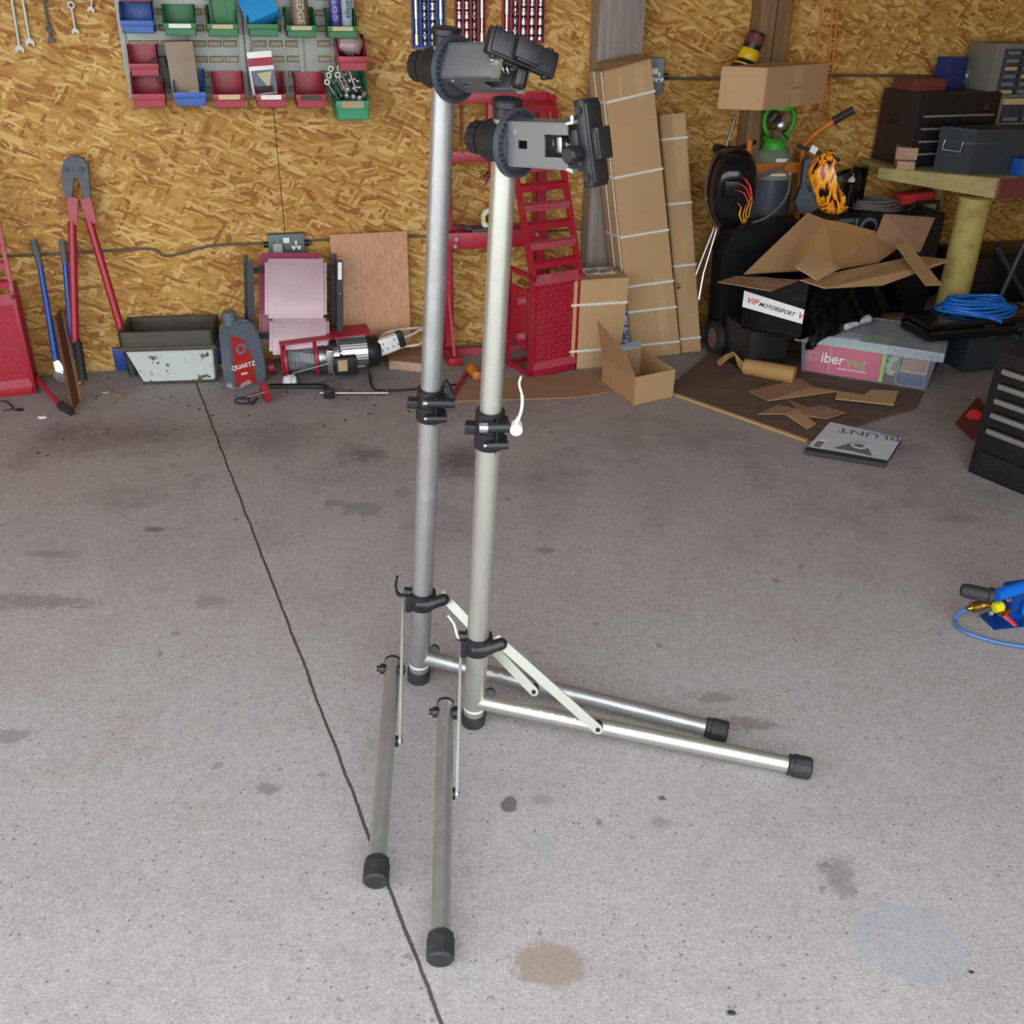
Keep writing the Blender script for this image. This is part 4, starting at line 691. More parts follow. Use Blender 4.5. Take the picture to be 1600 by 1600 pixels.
# laminate board
k = MB(); k.hexa([P(530, 541, .13), P(642, 533, .13), P(642, 533, .115), P(530, 541, .115)], [P(515, 367, .04), P(636, 361, .04), P(636, 361, .025), P(515, 367, .025)], .001); c = P(585, 537, .13)
tag(obj('laminate_board', k, 'oak', loc=V((c.x, c.y, 0))), 'oak-effect laminate board leaning against the wall beside the creeper', 'board')
# ================================================================ electric hoist
o_ = G(515, 600); mz = frame(G(441, 600) + V((0, .05, 0)), UU, (0, 0, 1)); t = thing('electric_hoist', 'electric hoist with red cable drum and finned chrome motor on the floor', 'hoist', G(515, 598))
R_ = .075; zc = .085; m = mz @ T((0, 0, zc)) @ RZ(2)
for x in (.0, .125):
    obj('drum_flange', MB(m).ring((x, 0, 0), (x + .012, 0, 0), R_, .03, 36).lathe((x, 0, 0), (x + 1, 0, 0), [(0, .05), (.01, .05)], 24), 'redp', t)
k = MB(m); k.cyl((.01, 0, 0), (.128, 0, 0), .046, seg=28)
k.tube([(.014 + (.11 / 260) * j, (.05 + .004 * (j % 37) / 37) * math.cos(j * .7), (.05 + .004 * (j % 37) / 37) * math.sin(j * .7)) for j in range(261)], .0032, 6); obj('wire_rope', k, 'ropem', t)
k = MB(m); k.lathe((.14, 0, 0), (1, 0, 0), [(0, .03), (.002, .058), (.03, .06), (.045, .05), (.05, .066), (.085, .07), (.09, .064), (.1, .055)], 32); k.box(.17, .2, -.075, -.045, -.05, .05, .006); obj('gearbox', k, 'steel', t)
k = MB(m); k.cyl((.22, 0, .01), (.35, 0, .01), .054, seg=28)
for j in range(30): k.box(.222, .345, -.0018, .0018, .05, .064, m=T((0, 0, .01)) @ RX(j * 12))
obj('finned_motor', k, 'chrome', t)
k = MB(m); k.lathe((.345, 0, .008), (1, 0, .008), [(0, .06), (.004, .066), (.04, .066), (.055, .055), (.058, .04)], 32); obj('fan_cover', k, 'black', t)
k = MB(m); k.box(.2, .292, -.095, -.05, -.055, .02, .006); jb = obj('junction_box', k, 'black', t); k = MB(m); k.box(.212, .25, -.097, -.095, -.035, .012); obj('rating_plate', k, 'tan', jb)
k = MB(m); k.prism([(-.01, -.05, .078), (.36, -.05, .098), (.36, .06, .104), (-.01, .06, .084)], (0, 0, .005)); k.prism([(-.008, -.05, .078), (-.008, .06, .084), (-.008, .05, -.04), (-.008, -.05, -.04)], (.006, 0, 0)); obj('mounting_plate', k, 'redp', t)
k = MB(m); k.tube([(.185, -.08, -.0), (.03, -.11, -.02), (.015, -.12, -.03), (.015, -.125, -.07), (.03, -.13, -.078), (.19, -.12, -.055), (.195, -.08, -.04)], .0035, 8); obj('wire_bail', k, 'steel', t)
k = MB(); c = G(455, 594, .028); k.lathe(c + V((.02, 0, -.004)), c + V((-.04, -.02, 0)), [(0, .02), (.006, .026), (.03, .028), (.05, .02), (.055, .008)], 24); tag(obj('limit_weight', k, 'foam', loc=c - V((0, 0, .028))), 'pale plastic weight on the floor before the hoist drum', 'weight')
wirething('power_lead', 'black lead trailing from the hoist across the floor', 'cable', [G(572, 566, .06), G(578, 585, .01), G(580, 600, .005), G(592, 610, .005), G(650, 608, .005), G(720, 600, .005)], .004, 'cable', None, 8)
# string
wirething('green_string', 'small tangle of green string on the floor by the creeper', 'string', [G(418, 575, .004), G(430, 572, .004), G(440, 570, .004), G(436, 576, .004), G(424, 578, .004), G(418, 574, .006)], .003, mat('mint_string', (120, 200, 140), .6))
# power strip + cords, block
c0 = P(590, 545, .28); c1 = P(627, 530, .26); t = thing('power_strip', 'white extension socket with black end hanging by its cords', 'power strip', c0); m = frame(c0, c1 - c0, NN) ; ln = (c1 - c0).length
obj('socket_body', MB(m).box(0, ln * .85, -.03, .035, -.02, .015, .005), 'white', t); obj('end_cap', MB(m).box(ln * .85, ln * 1.1, -.031, .036, -.021, .017, .005), 'black', t); k = MB(m)
for x in (.025, .075):
    for y_, x_ in ((.015, 0), (-.01, -.01), (-.01, .012)): k.box(x + x_ - .002, x + x_ + .002, y_ - .004, y_ + .004, .0145, .016)
obj('outlet', k, 'ink', t)
pst = t
def cord(pts): k = MB(); k.tube(spl(pts, 6), .0055, 8); obj('cord', k, 'wcable', pst)
cord([P(590, 535, .27), P(600, 522, .2), P(625, 515, .2), P(660, 512, .18), P(700, 514, .1)])
cord([P(630, 528, .26), P(645, 522, .24), P(665, 512, .2), P(700, 505, .1)])
cord([P(590, 556, .27), P(605, 552, .27), P(630, 542, .26), P(655, 538, .26), P(668, 528, .2), P(700, 520, .1)])
k = MB(); k.hexa([G(608, 577), G(668, 583), G(672, 560), G(606, 560)], [G(608, 577) + V((0, .01, .035)), G(668, 583) + V((0, .01, .035)), P(668, 548, .1), P(603, 545, .1)], .003); wb = obj('wooden_block', k, 'woodb', loc=G(640, 575)); tag(wb, 'stained timber wedge on the floor under the extension socket', 'wood block')
k = MB(); p = P(632, 510, .05); k.prism([P(622, 516, .05), P(640, 514, .05), P(638, 506, .05), P(634, 503, .05), P(626, 504, .05)], NN * .006); t = obj('metal_bracket', k, 'steel', loc=p); tag(t, 'small metal bracket with a brass stud at the foot of the laminate board', 'bracket'); obj('stud', MB().cyl(P(629, 508, .05), P(629, 508, .05) + NN * .014, .008, seg=14), 'brass', t)
# clamp on floor
t = thing('bar_clamp', 'long bar clamp with a round red pad lying on the floor', 'clamp', G(500, 608)); z = .02
k = MB(); k.tube(spl([G(420, 603, z), G(500, 603, z), G(512, 606, z), G(518, 613, z), G(518, 618, z)], 6), .013, 12, flat=.7); obj('bar', k, 'bframe', t); k = MB(); k.box(-.02, .02, -.014, .014, -.02, .014, .003, T(G(514, 614, .02))); obj('jaw', k, 'bframe', t)
k = MB(); k.cyl(G(500, 614, .018), G(607, 614, .018), .0065, seg=14); k.cyl(G(604, 607, .03), G(604, 616, .012), .004, seg=10); obj('screw_rod', k, 'steel', t)
c = G(416, 612, .045); dr = V((-.75, -.55, -.05)).normalized(); obj('red_pad', MB().lathe(c, c + dr, [(0, .03), (.001, .041), (.008, .042), (.011, .038)], 30), 'redp', t); obj('threaded_stud', MB().tube([c, c + dr * .02, c + dr * .085], .008, 12), 'steel', t)
k = MB(); q = c + dr * .1; q.z = .03; k.sphere(q, .022, (1.5, .8, .7)); k.tube([G(402, 622, .02), G(393, 632, .008)], .006, 10); obj('swivel_foot', k, 'dsteel', t)
# screwdriver & red rod by the press
t = thing('screwdriver', 'orange handled screwdriver on the floor between the stand masts', 'screwdriver', G(740, 590)); a = G(736, 575, .03); b = G(752, 596, .02); obj('handle', MB().lathe(a, b, [(0, .012), (.005, .022), (.03, .024), (.06, .018), (.085, .02), (.09, .012)], 20), 'orange', t); obj('shaft', MB().tube([a, G(728, 568, .03)], .004, 8), 'steel', t)
tag(obj('red_rod', MB().tube([G(733, 576, .012), G(705, 622, .012)], .009, 12), 'red', loc=G(720, 600)), 'red rod lying on the floor behind the rear stand', 'rod')
# ================================================================ CARDBOARD
def sheet(name, label, pts, th, ma, cat='cardboard', grp=None, up=None):
    n = up if up else V((0, 0, 1)); k = MB(); k.prism(pts, n * th); return tag(obj(name, k, ma, loc=pts[0], sm=False), label, cat, grp)
sheet('cardboard_sheet', 'flat cardboard sheet on the floor before the red press', [G(700, 629, .002), G(905, 622, .002), G(962, 612, .002), G(942, 580, .002), G(905, 583, .002), G(720, 600, .002)], .005, 'cardd')
def leaner(name, label, bl, br, tl, tr, dep, straps, vstraps=0, grp='tall strapped cartons'):
    """carton from bottom-left/right and top-left/right front corners"""
    xd = (br - bl).normalized(); ax = ((tl + tr) - (bl + br)) / 2; nb = xd.cross(ax.normalized()); 
    if nb.y < 0: nb = -nb
    t = thing(name, label, 'cardboard box', V((bl.x, bl.y, 0)), 0, grp); dv = nb * dep
    obj('carton_body', MB().hexa([bl, br, br + dv, bl + dv], [tl, tr, tr + dv, tl + dv], .004), 'card', t, ang=20)
    for f in straps:
        a = bl.lerp(tl, f); b = br.lerp(tr, f); u = ax.normalized() * .009; e = .0022; X = xd * e; Y = nb * e; k = MB()
        k.hexa([a - X - Y, b + X - Y, b + X + dv + Y, a - X + dv + Y], [a - X - Y + u, b + X - Y + u, b + X + dv + Y + u, a - X + dv + Y + u]); obj('strap', k, 'strap', t)
    for g in range(vstraps):
        k = MB(); f0 = (g + .25) / (vstraps + .1); o1 = dv * f0; u = nb * .008; e = xd * -.0025; k.hexa([bl + o1 + e, bl + o1, bl + o1 + u, bl + o1 + u + e], [tl + o1 + e, tl + o1, tl + o1 + u, tl + o1 + u + e]); obj('strap', k, 'strap', t)
    return t, xd, nb, ax.normalized()
bl = G(989, 560); br = G(1064, 553); tl = P(943, 112, .27); tr = P(1018, 92, .24)
t, xd, nb, ax = leaner('cardboard_box', 'tallest strapped carton leaning on the timber post', bl, br, tl, tr, .17, (.045, .175, .27, .45, .655, .9), 2)
e = -nb * .0015
for f0, f1, g0, g1 in ((.02, .3, .6, .8), (.88, .985, .62, .82), (.9, .98, .25, .34)): obj('tape_strip', MB().prism([bl.lerp(tl, f0).lerp(br.lerp(tr, f0), g0) , bl.lerp(tl, f0).lerp(br.lerp(tr, f0), g1), bl.lerp(tl, f1).lerp(br.lerp(tr, f1), g1), bl.lerp(tl, f1).lerp(br.lerp(tr, f1), g0)], e), 'tape', t)
k = MB(); k.prism([tl, tr, tr + nb * .15 + V((0, 0, .018)), tl + nb * .1 + V((0, 0, .03))], V((0, 0, .003))); obj('loose_flap', k, 'card2', t)
bl2 = G(1066, 552); br2 = G(1096, 549); tl2 = P(1031, 180, .16); tr2 = P(1072, 176, .15)
t, xd, nb, ax = leaner('cardboard_box', 'slimmer strapped carton leaning to the right of the tallest one', bl2, br2, tl2, tr2, .08, (.06, .38, .64, .9))
k = MB(); k.prism([bl2.lerp(tl2, .7).lerp(br2.lerp(tr2, .7), .45), bl2.lerp(tl2, .7).lerp(br2.lerp(tr2, .7), .9), tl2.lerp(tr2, .9), tl2.lerp(tr2, .45)], -nb * .0015); obj('tape_strip', k, 'tape', t); text('16', .03, frame(bl2.lerp(tl2, .3).lerp(br2.lerp(tr2, .3), .1) - nb * .003, ax * -1, -nb), 'ink', t)
# carton C with label on top
b0 = G(904, 577); b1 = G(968, 572); Hc = AYz(b1, None, 434); xd = (b1 - b0).normalized(); nb = V((-xd.y, xd.x, 0)); z_ = V((0, 0, Hc)); t = thing('cardboard_box', 'squat strapped carton with a printed label on top, beside the red ramp', 'cardboard box', b0, 0)
x_ = b0 - xd * .08; ex = .018; dv = nb * .2; obj('carton_body', MB().hexa([x_, b1, b1 + dv, x_ + dv], [x_ + z_, b1 + z_ + xd * ex, b1 + z_ + dv + xd * ex, x_ + z_ + dv], .003), 'card', t, ang=20)
for f in (.2, .72): z2 = V((0, 0, Hc * f)); k = MB(); e = xd * .003; y = nb * .003; c = xd * ex * f; k.hexa([x_ + z2 - e - y, b1 + z2 + e - y + c, b1 + z2 + e + y + dv + c, x_ + z2 - e + y + dv], [p + V((0, 0, .01)) for p in (x_ + z2 - e - y, b1 + z2 + e - y + c, b1 + z2 + e + y + dv + c, x_ + z2 - e + y + dv)]); obj('strap', k, 'strap', t)
k = MB(); q = x_ + xd * .12 + z_ + nb * .07 + V((0, 0, .001)); k.prism([q, q + xd * .13, q + xd * .13 + nb * .1, q + nb * .1], V((0, 0, .001))); lb = obj('shipping_label', k, 'whitep', t); k = MB()
for i in range(6):
    qq = q + xd * (.01 + .02 * i) + nb * (.01 + .012 * (i % 3)) + V((0, 0, .0011)); k.prism([qq, qq + xd * .014, qq + xd * .014 + nb * .05, qq + nb * .05], V((0, 0, .0006)))
obj('printed_text', k, 'greyp', lb)
k = MB(T(G(976, 560)) @ RZ(15)); k.box(-.02, .03, .02, .12, .0, .23); tag(obj('blue_white_carton', k, patch('blue_white_print', (190, 200, 214), (44, 66, 120), .5, 40), loc=G(976, 560)), 'blue and white printed pack in the gap between two cartons', 'pack')
# small open carton
f0 = G(990, 635); f1 = G(1051, 621); l0 = G(940, 598); r0 = f1 + (l0 - f0); z_ = V((0, 0, AYz(f0, None, 590))); t = thing('cardboard_box', 'small open carton with one flap raised, in front of the leaning cartons', 'cardboard box', f0)
def wallp(a, b, h, th=.004): n = (b - a).cross(V((0, 0, 1))).normalized() * th; return MB().hexa([a, b, b + n, a + n], [a + h, b + h, b + h + n, a + h + n])
for a, b in ((f0, f1), (l0, f0), (r0, l0), (f1, r0)): obj('side_panel', wallp(b, a, z_), 'card2' if a is l0 else 'card', t, sm=False)
obj('bottom_panel', MB().prism([f0, f1, r0, l0], V((0, 0, .004))), 'card2', t, sm=False)
fl_ = [l0 + z_ * .9, f0 + z_, AY(974, 545, f0.y + .04), AY(934, 500, l0.y + .0)]; obj('flap', MB().prism(fl_, V((-.003, .003, 0))), 'card2', t, sm=False)
fl_ = [f1 + z_, r0 + z_, r0 + z_ + V((-.04, .03, .01)), f1 + z_ + V((-.03, -.02, -.012))]; obj('flap', MB().prism([r0 + z_, l0 + z_, l0 + z_ + V((.03, .03, .02)), r0 + z_ + V((0, .05, .015))], V((0, 0, .003))), 'ltblue', t, sm=False)
# plywood sheet on floor
k = MB(); pp = [G(1040, 612), G(1262, 690), G(1430, 640), G(1470, 560), G(1120, 545)]; k.prism([p + V((0, 0, .0)) for p in pp], V((0, 0, .011))); ps = obj('plywood_sheet', k, 'ply', loc=pp[0], sm=False); tag(ps, 'dirty brown plywood sheet lying on the floor under the scraps', 'board')
k = MB(); e0, e1 = pp[0], pp[1]; nd = (e1 - e0).cross(V((0, 0, 1))).normalized() * .012; k.hexa([e0, e1, e1 + nd, e0 + nd], [p + V((0, 0, .010)) for p in (e0, e1, e1 + nd, e0 + nd)]); obj('raw_edge', k, 'plye', ps, sm=False)
zs = .014
SCR = [([(1170, 612), (1200, 627), (1276, 608), (1250, 592)], 'flat cardboard scrap nearest the brown paper roll'), ([(1200, 627), (1310, 612), (1268, 606)], 'thin folded cardboard strip beside the flat scrap'), ([(1184, 648), (1225, 648), (1248, 640), (1215, 634)], 'small wedge of cardboard at the front left of the scraps'),
       ([(1222, 645), (1262, 671), (1275, 663), (1246, 642)], 'narrow cardboard offcut pointing at the black and white booklet'), ([(1230, 625), (1256, 650), (1292, 655), (1321, 646), (1284, 634), (1262, 638)], 'notched cardboard piece in the middle of the scraps'), ([(1305, 624), (1396, 634), (1404, 612), (1360, 610), (1350, 618), (1308, 612)], 'cardboard piece with a torn notch just before the plastic tote')]
for i, (pl, lb) in enumerate(SCR): sheet('cardboard_scrap', lb, [G(x, y, zs + .004 * (i % 3)) for x, y in pl], .004, 'card' if i % 2 else 'cardd', 'cardboard', 'cardboard scraps')
# paper roll
t = thing('paper_roll', 'crumpled brown paper roll on the plywood, left of the tote', 'paper roll', G(1190, 575)); obj('rolled_part', MB().lathe(G(1163, 572, .045), G(1240, 586, .045), [(0, .02), (.001, .033), (.1, .036), (.215, .036), (.216, .02)], 20), 'kraft', t)
k = MB(); pz = [(1120, 566, .02), (1133, 556, .05), (1146, 551, .08), (1156, 562, .06), (1166, 571, .045)]; pq = [(1124, 573, .015), (1137, 562, .03), (1148, 556, .06), (1153, 572, .03), (1163, 584, .015)]
for (a, b), (c, d) in zip(zip(pz, pq), list(zip(pz, pq))[1:]): k.prism([G(*a), G(*c), G(*d), G(*b)], V((0, .004, .004)))
obj('crumpled_end', k, 'kraft', t, sm=False)
# booklet
p = [G(1258, 703, .02), G(1384, 724, .02), G(1409, 684, .02), G(1297, 659, .02)]; t = thing('magazine', 'grey bagged magazine lying on the concrete, printed BLUNT', 'magazine', G(1330, 700))
obj('pages', MB().prism([V((q.x, q.y, .001)) for q in p], V((0, 0, .017))), 'bookd', t, sm=False); obj('cover', MB().prism([V((q.x, q.y, .018)) for q in p], V((0, 0, .002))), 'book', t, sm=False)
xa = (p[0] - p[1]).normalized(); m = frame(p[1].lerp(p[2], .8).lerp(p[0].lerp(p[3], .8), .52), xa, (0, 0, 1)); m.translation.z = .0203
text('BLUNT', .062, m @ T((-.03, -.012, 0)), 'greyp', t, sx=1.15)
k = MB(); q = lambda a, b: p[0].lerp(p[1], a).lerp(p[3].lerp(p[2], a), b)
k.prism([q(.3, .2), q(.5, .55), q(.62, .55), q(.8, .16), q(.55, .2)], V((0, 0, .001))); obj('photo_print', k, 'greyp', t, sm=False); k = MB(); k.prism([q(.04, .1), q(.16, .1), q(.17, .38), q(.06, .38)], V((0, 0, .001))); obj('barcode_label', k, 'whitep', t, sm=False)
k = MB()
for i in range(9): k.prism([q(.055 + i * .011, .13), q(.061 + i * .011, .13), q(.063 + i * .011, .33), q(.057 + i * .011, .33)], V((0, 0, .0016)))
obj('barcode', k, 'ink', t, sm=False); k = MB(); k.prism([q(-.005, -.02), q(1.0, -.02), q(1.0, .1), q(.0, .1)], V((0, 0, .0014))); obj('dark_spine', k, 'bookd', t, sm=False)
k = MB(); c = q(.57, .42); c.z = .0215; k.ring(c, c + V((0, 0, .001)), .03, .018); obj('disc_picture', k, 'book', t)
# ================================================================ PLASTIC TOTE
a = G(1242, 586); b = G(1448, 620); c = G(1512, 578); b = G(1452, 618); a = G(1243, 584); xd = (b - a).normalized(); yd = V((-xd.y, xd.x, 0)); W_ = (b - a).length; D = .33; m = frame(a, xd, (0, 0, 1)); Ht = AYz(b, None, 553)
TH = Ht
t = thing('storage_tote', 'clear plastic storage tote with lid, packed with a red and green carton', 'storage tote', (a + b) / 2)
k = MB(m); e = .02; th = .003
def tw(k, x0, y0, x1, y1, z1, e0, e1): k.hexa([(x0, y0, 0), (x1, y1, 0), (x1 + .0, y1 + .0, 0), (x0, y0, 0)], [(x0, y0, z1)] * 4)
outer_b = [(.02, .02, 0), (W_ - .02, .02, 0), (W_ - .02, D - .02, 0), (.02, D - .02, 0)]; outer_t = [(0, 0, Ht), (W_, 0, Ht), (W_, D, Ht), (0, D, Ht)]
for i in range(4):
    j = (i + 1) % 4; ob, oc = V(outer_b[i]), V(outer_b[j]); pb, pc = V(outer_t[i]), V(outer_t[j]); cn = V((W_ / 2, D / 2, 0)); sh = lambda v: v + (V((cn.x, cn.y, v.z)) - v).normalized() * .003; k.hexa([ob, oc, sh(oc), sh(ob)], [pb, pc, sh(pc), sh(pb)])
k.box(.02, W_ - .02, .02, D - .02, 0, .003)
for x in (.03, W_ * .24, W_ * .74, W_ - .03): k.prism([(x - .004, .02, .02), (x + .004, .02, .02), (x + .004, .0, Ht - .02), (x - .004, .0, Ht - .02)], (0, -.006, 0))
k.prism([(W_ * .74, .012, .02), (W_ - .03, .012, .02), (W_ - .03, .01, .028), (W_ * .74, .01, .028)], (0, -.008, 0))
obj('tub', k, 'tote', t)
k = MB(m); k.box(-.02, W_ + .02, -.02, D + .02, Ht, Ht + .012, .006); k.box(-.022, W_ + .022, -.024, -.014, Ht - .028, Ht + .01, .003); k.box(W_ + .014, W_ + .024, -.02, D + .02, Ht - .028, Ht + .01, .003); k.box(-.024, -.014, -.02, D + .02, Ht - .028, Ht + .01, .003)
for j in range(9): k.box(.02 + j * W_ / 9, .026 + j * W_ / 9, -.028, -.022, Ht - .026, Ht + .006)
obj('lid', k, 'lid', t); k = MB(m); k.tube([(W_ - .0, .08, Ht - .03), (W_ + .016, .1, Ht - .075), (W_ + .016, .22, Ht - .075), (W_ - .0, .24, Ht - .03)], .008, 10); obj('blue_handle', k, 'navy', t, 'blue carry handle')
cm = m @ T((.03, .035, .006)); t = thing('printed_carton', 'magenta and lime printed carton seen through the tote side', 'carton', cm.translation)
obj('carton_body', MB(cm).box(0, W_ * .56, 0, .2, 0, Ht - .03, .002), 'magenta', t); obj('lime_side', MB(cm).box(W_ * .56, W_ * .585, -.001, .2, 0, Ht - .02).box(.0, W_ * .56, -.002, .15, Ht - .05, Ht - .024), 'limec', t)
lm = cm @ T((W_ * .30, -.0026, (Ht - .05) * .56)) @ RX(90); text('iber', .062, lm @ T((-.006, 0, 0)), 'whitep', t, align='RIGHT'); text('veg', .062, lm @ T((0, 0, 0)), 'olive', t, align='LEFT'); text('Quality Foods Solutions', .012, lm @ T((.03, -.036, 0)), 'whitep', t, align='CENTER')
obj('logo_ring', MB(cm @ T((W_ * .30 - .135, -.003, (Ht - .05) * .58))).ring((0, 0, 0), (0, -.0012, 0), .02, .0155), 'olive', t)
bx = m @ T((W_ * .64, .05, .01)); k = MB(bx); k.sphere((.02, .1, .06), .06, (1, 1.1, 1), u=14, v=10)
for v in k.bm.verts: v.co += V((random.uniform(-.008, .008), random.uniform(-.008, .008), random.uniform(-.008, .008)))
tag(obj('rag_bundle', k, patch('green_white_rag', (190, 200, 170), (60, 80, 66), .5, 50), loc=bx.translation), 'crumpled white and green bundle inside the tote', 'bundle')
boxthing('carton', 'brown carton at the right end inside the tote, upper', 'carton', m @ T((W_ * .76, .04, 0)), (0, .1, 0, .12, .078, .14), 'cardd'); boxthing('carton', 'dark carton at the right end inside the tote, lower', 'carton', m @ T((W_ * .76, .04, 0)), (0, .1, 0, .12, .004, .066), 'navy'); boxthing('carton', 'orange-edged flat carton between two cartons inside the tote', 'carton', m @ T((W_ * .76, .04, 0)), (0, .1, 0, .12, .067, .077), 'tan')
boxthing('white_pack', 'white pack showing above the magenta carton in the tote', 'pack', m @ T((.03, .035, 0)), (.1, .2, .02, .1, Ht - .022, Ht - .004), 'foam')
# ================================================================ BLACK CARTON / OPEN FLAPS
OB = .79
zb = TH + .02; cA = G(1250, 531, zb); OB = (cA - WA).dot(NN); cL = G(1157, 512, zb); cR = cA + UU * .60 - NN * .27; zt_ = P(1250, 446, OB).z
A0 = V((cA.x, cA.y, zb)); L0 = V((cL.x, cL.y, zb)); R0 = V((cR.x, cR.y, zb)); K0 = L0 + (R0 - A0); up = V((0, 0, zt_ - zb))
t = thing('wrapped_carton', 'large black-wrapped carton with its brown flaps open, beside the tote', 'carton', A0)
for (a, b) in ((L0, A0), (A0, R0), (R0, K0), (K0, L0)): obj('side_panel', wallp(b, a, up, .008), 'wrap', t, sm=False)
obj('bottom_panel', MB().prism([A0, R0, K0, L0], V((0, 0, .008))), 'wrap', t, sm=False)
k = MB(); nfc = (A0 - L0).cross(V((0, 0, 1))).normalized()
tx = lambda f, g: L0.lerp(A0, f) + up * g + (nfc if nfc.y < 0 else -nfc) * .004
k.prism([tx(-.01, .40), tx(1.0, .30), tx(1.0, .56), tx(-.01, .70)], (nfc if nfc.y < 0 else -nfc) * .001); tp = obj('printed_tape', k, 'whitep', t, sm=False)
fm = frame(tx(.5, .49) + (nfc if nfc.y < 0 else -nfc) * .0022, (tx(1, .43) - tx(0, .55)), (nfc if nfc.y < 0 else -nfc)); FW = (A0 - L0).length
text('VIP', .036, fm @ T((-FW * .36, 0, 0)), 'redink', tp, shear=.3); text('MOTORSPORT', .0235, fm @ T((FW * .06, -.002, 0)), 'ink', tp, shear=.3); text('V', .036, fm @ T((FW * .45, 0, 0)), 'redink', tp, shear=.3)
# wrap bulge on the right face
k = MB(); rn = (R0 - A0).cross(V((0, 0, 1))).normalized(); rn = rn if rn.y < 0 else -rn; nxs, nzs = 44, 16
prof = lambda f: .0 if f > .82 else -.25 * (1 if f < .25 else max(0, (.6 - f)))
gv = [[None] * (nzs + 1) for _ in range(nxs + 1)]
for i in range(nxs + 1):
    for j in range(nzs + 1):
        f = i / nxs; g = j / nzs; lo_ = -.12 * math.exp(-((f - .06) / .12) ** 2) + .25 * max(0, f - .25) - .05; g2 = lo_ + (1 - lo_) * g
        p_ = A0.lerp(R0, f * 1.03) + up * g2 + rn * (.012 + .022 * (math.sin(f * 26 + g * 7) * .5 + .5) * (1 - g * .6) + random.uniform(0, .010)); gv[i][j] = k.bm.verts.new(p_)
for i in range(nxs):
    for j in range(nzs): k.bm.faces.new((gv[i][j], gv[i + 1][j], gv[i + 1][j + 1], gv[i][j + 1]))
k.bm.verts.ensure_lookup_table(); bmesh.ops.solidify(k.bm, geom=k.bm.faces[:], thickness=.003); obj('film_wrap', k, 'wrap', t, ang=60)
def flap(pts, ma='card2', th=.005, nm='flap'): return obj(nm, MB().prism([P(*q) for q in pts], V((-.002, .004, -th))), ma, t, sm=False)
flap([(1250, 437, OB + .02), (1150, 431, OB - .1), (1122, 440, OB - .02), (1206, 454, OB + .1)], 'cardd')
flap([(1250, 437, OB + .01), (1290, 450, OB + .1), (1380, 445, OB + .04), (1490, 406, OB - .14), (1420, 398, OB - .26), (1405, 405, OB - .2), (1330, 420, OB - .08)], 'card')
k = MB(); back = [(1162, 428, OB - .16), (1262, 332, OB - .32), (1290, 343, OB - .34), (1226, 424, OB - .2)]
flap(back, 'card2'); flap([(1226, 424, OB - .2), (1290, 343, OB - .34), (1319, 347, OB - .36), (1367, 361, OB - .37), (1306, 421, OB - .2)], 'kraft'); flap([(1306, 421, OB - .2), (1367, 361, OB - .37), (1412, 382, OB - .35), (1372, 410, OB - .22)], 'card2')
flap([(1367, 372, OB - .34), (1382, 334, OB - .38), (1461, 340, OB - .4), (1438, 394, OB - .3), (1410, 390, OB - .3)], 'cardd')
sheet('cardboard_scrap', 'square cardboard scrap lying on the open flaps', [P(1242, 418, OB + .06), P(1277, 439, OB + .1), P(1312, 420, OB + .02), P(1270, 396, OB - .04)], .004, 'card', 'cardboard', 'cardboard scraps')
sheet('cardboard_scrap', 'long cardboard strip slanting over the right end of the open flaps', [P(1398, 383, OB - .2), P(1418, 380, OB - .22), P(1472, 446, OB + .08), P(1446, 447, OB + .1)], .004, 'card', 'cardboard', 'cardboard scraps')
k = MB(); c = G(1335, 508, TH + .03); k.tube([G(1322, 511, TH + .028), G(1334, 506, TH + .03), G(1356, 498, TH + .032)], [.013, .015, .019], 12); tag(obj('plastic_tube', k, patch('white_marked_tube', (214, 214, 210), (150, 150, 150), .55, 60), loc=c), 'short white plastic tube resting on the tote lid', 'tube')
# supports below black carton
b0 = WL(2.7, .42, 0)
k = MB(MW); k.box(2.69, 2.87, -.66, -.42, 0, zb - .001, .004); tag(obj('black_crate', k, 'black', loc=b0), 'black crate under the wrapped carton', 'crate')
if 0: k = MB(); k.hexa([b0, V((R0.x - .1, R0.y + .0, 0)), V((K0.x - .05, K0.y, 0)), V((L0.x + .05, L0.y + .02, 0))], [V((b0.x, b0.y, zb - .001)), V((R0.x - .1, R0.y, zb - .001)), V((K0.x - .05, K0.y, zb - .001)), V((L0.x + .05, L0.y + .02, zb - .001))], .004); tag(obj('black_crate', k, 'black', loc=b0), 'black crate under the wrapped carton', 'crate')
# ================================================================ WELDING GEAR
# black cart
t = thing('welding_cart', 'black welding cart with small wheels behind the wrapped carton', 'cart', WL(WU(1160, 500, .3)[0], .2, 0), WANG)
u0 = WU(1122, 480, .36)[0]; u1 = u0 + .36; zt2 = WU(1160, 350, .36)[1]
k = MB(MW); k.prism([(u0 + .02, -.36, .05), (u0 + .0, -.36, zt2 - .12), (u0 + .03, -.36, zt2 - .04), (u0 + .1, -.36, zt2), (u1, -.36, zt2), (u1, -.36, .05)], (0, .12, 0), .004); obj('cart_body', k, 'bframe', t)
for y in (-.36,):
    w_ = obj('wheel', MB(MW).ring((u0 - .012, y, .075), (u0 + .018, y, .075), .075, .045, 28), 'rubber', t); obj('hub', MB(MW).lathe((u0 - .01, y, .075), (u0 + .1, y, .075), [(0, .046), (.024, .046)], 24), mat('dusty_hub', (112, 86, 76), .6), w_)
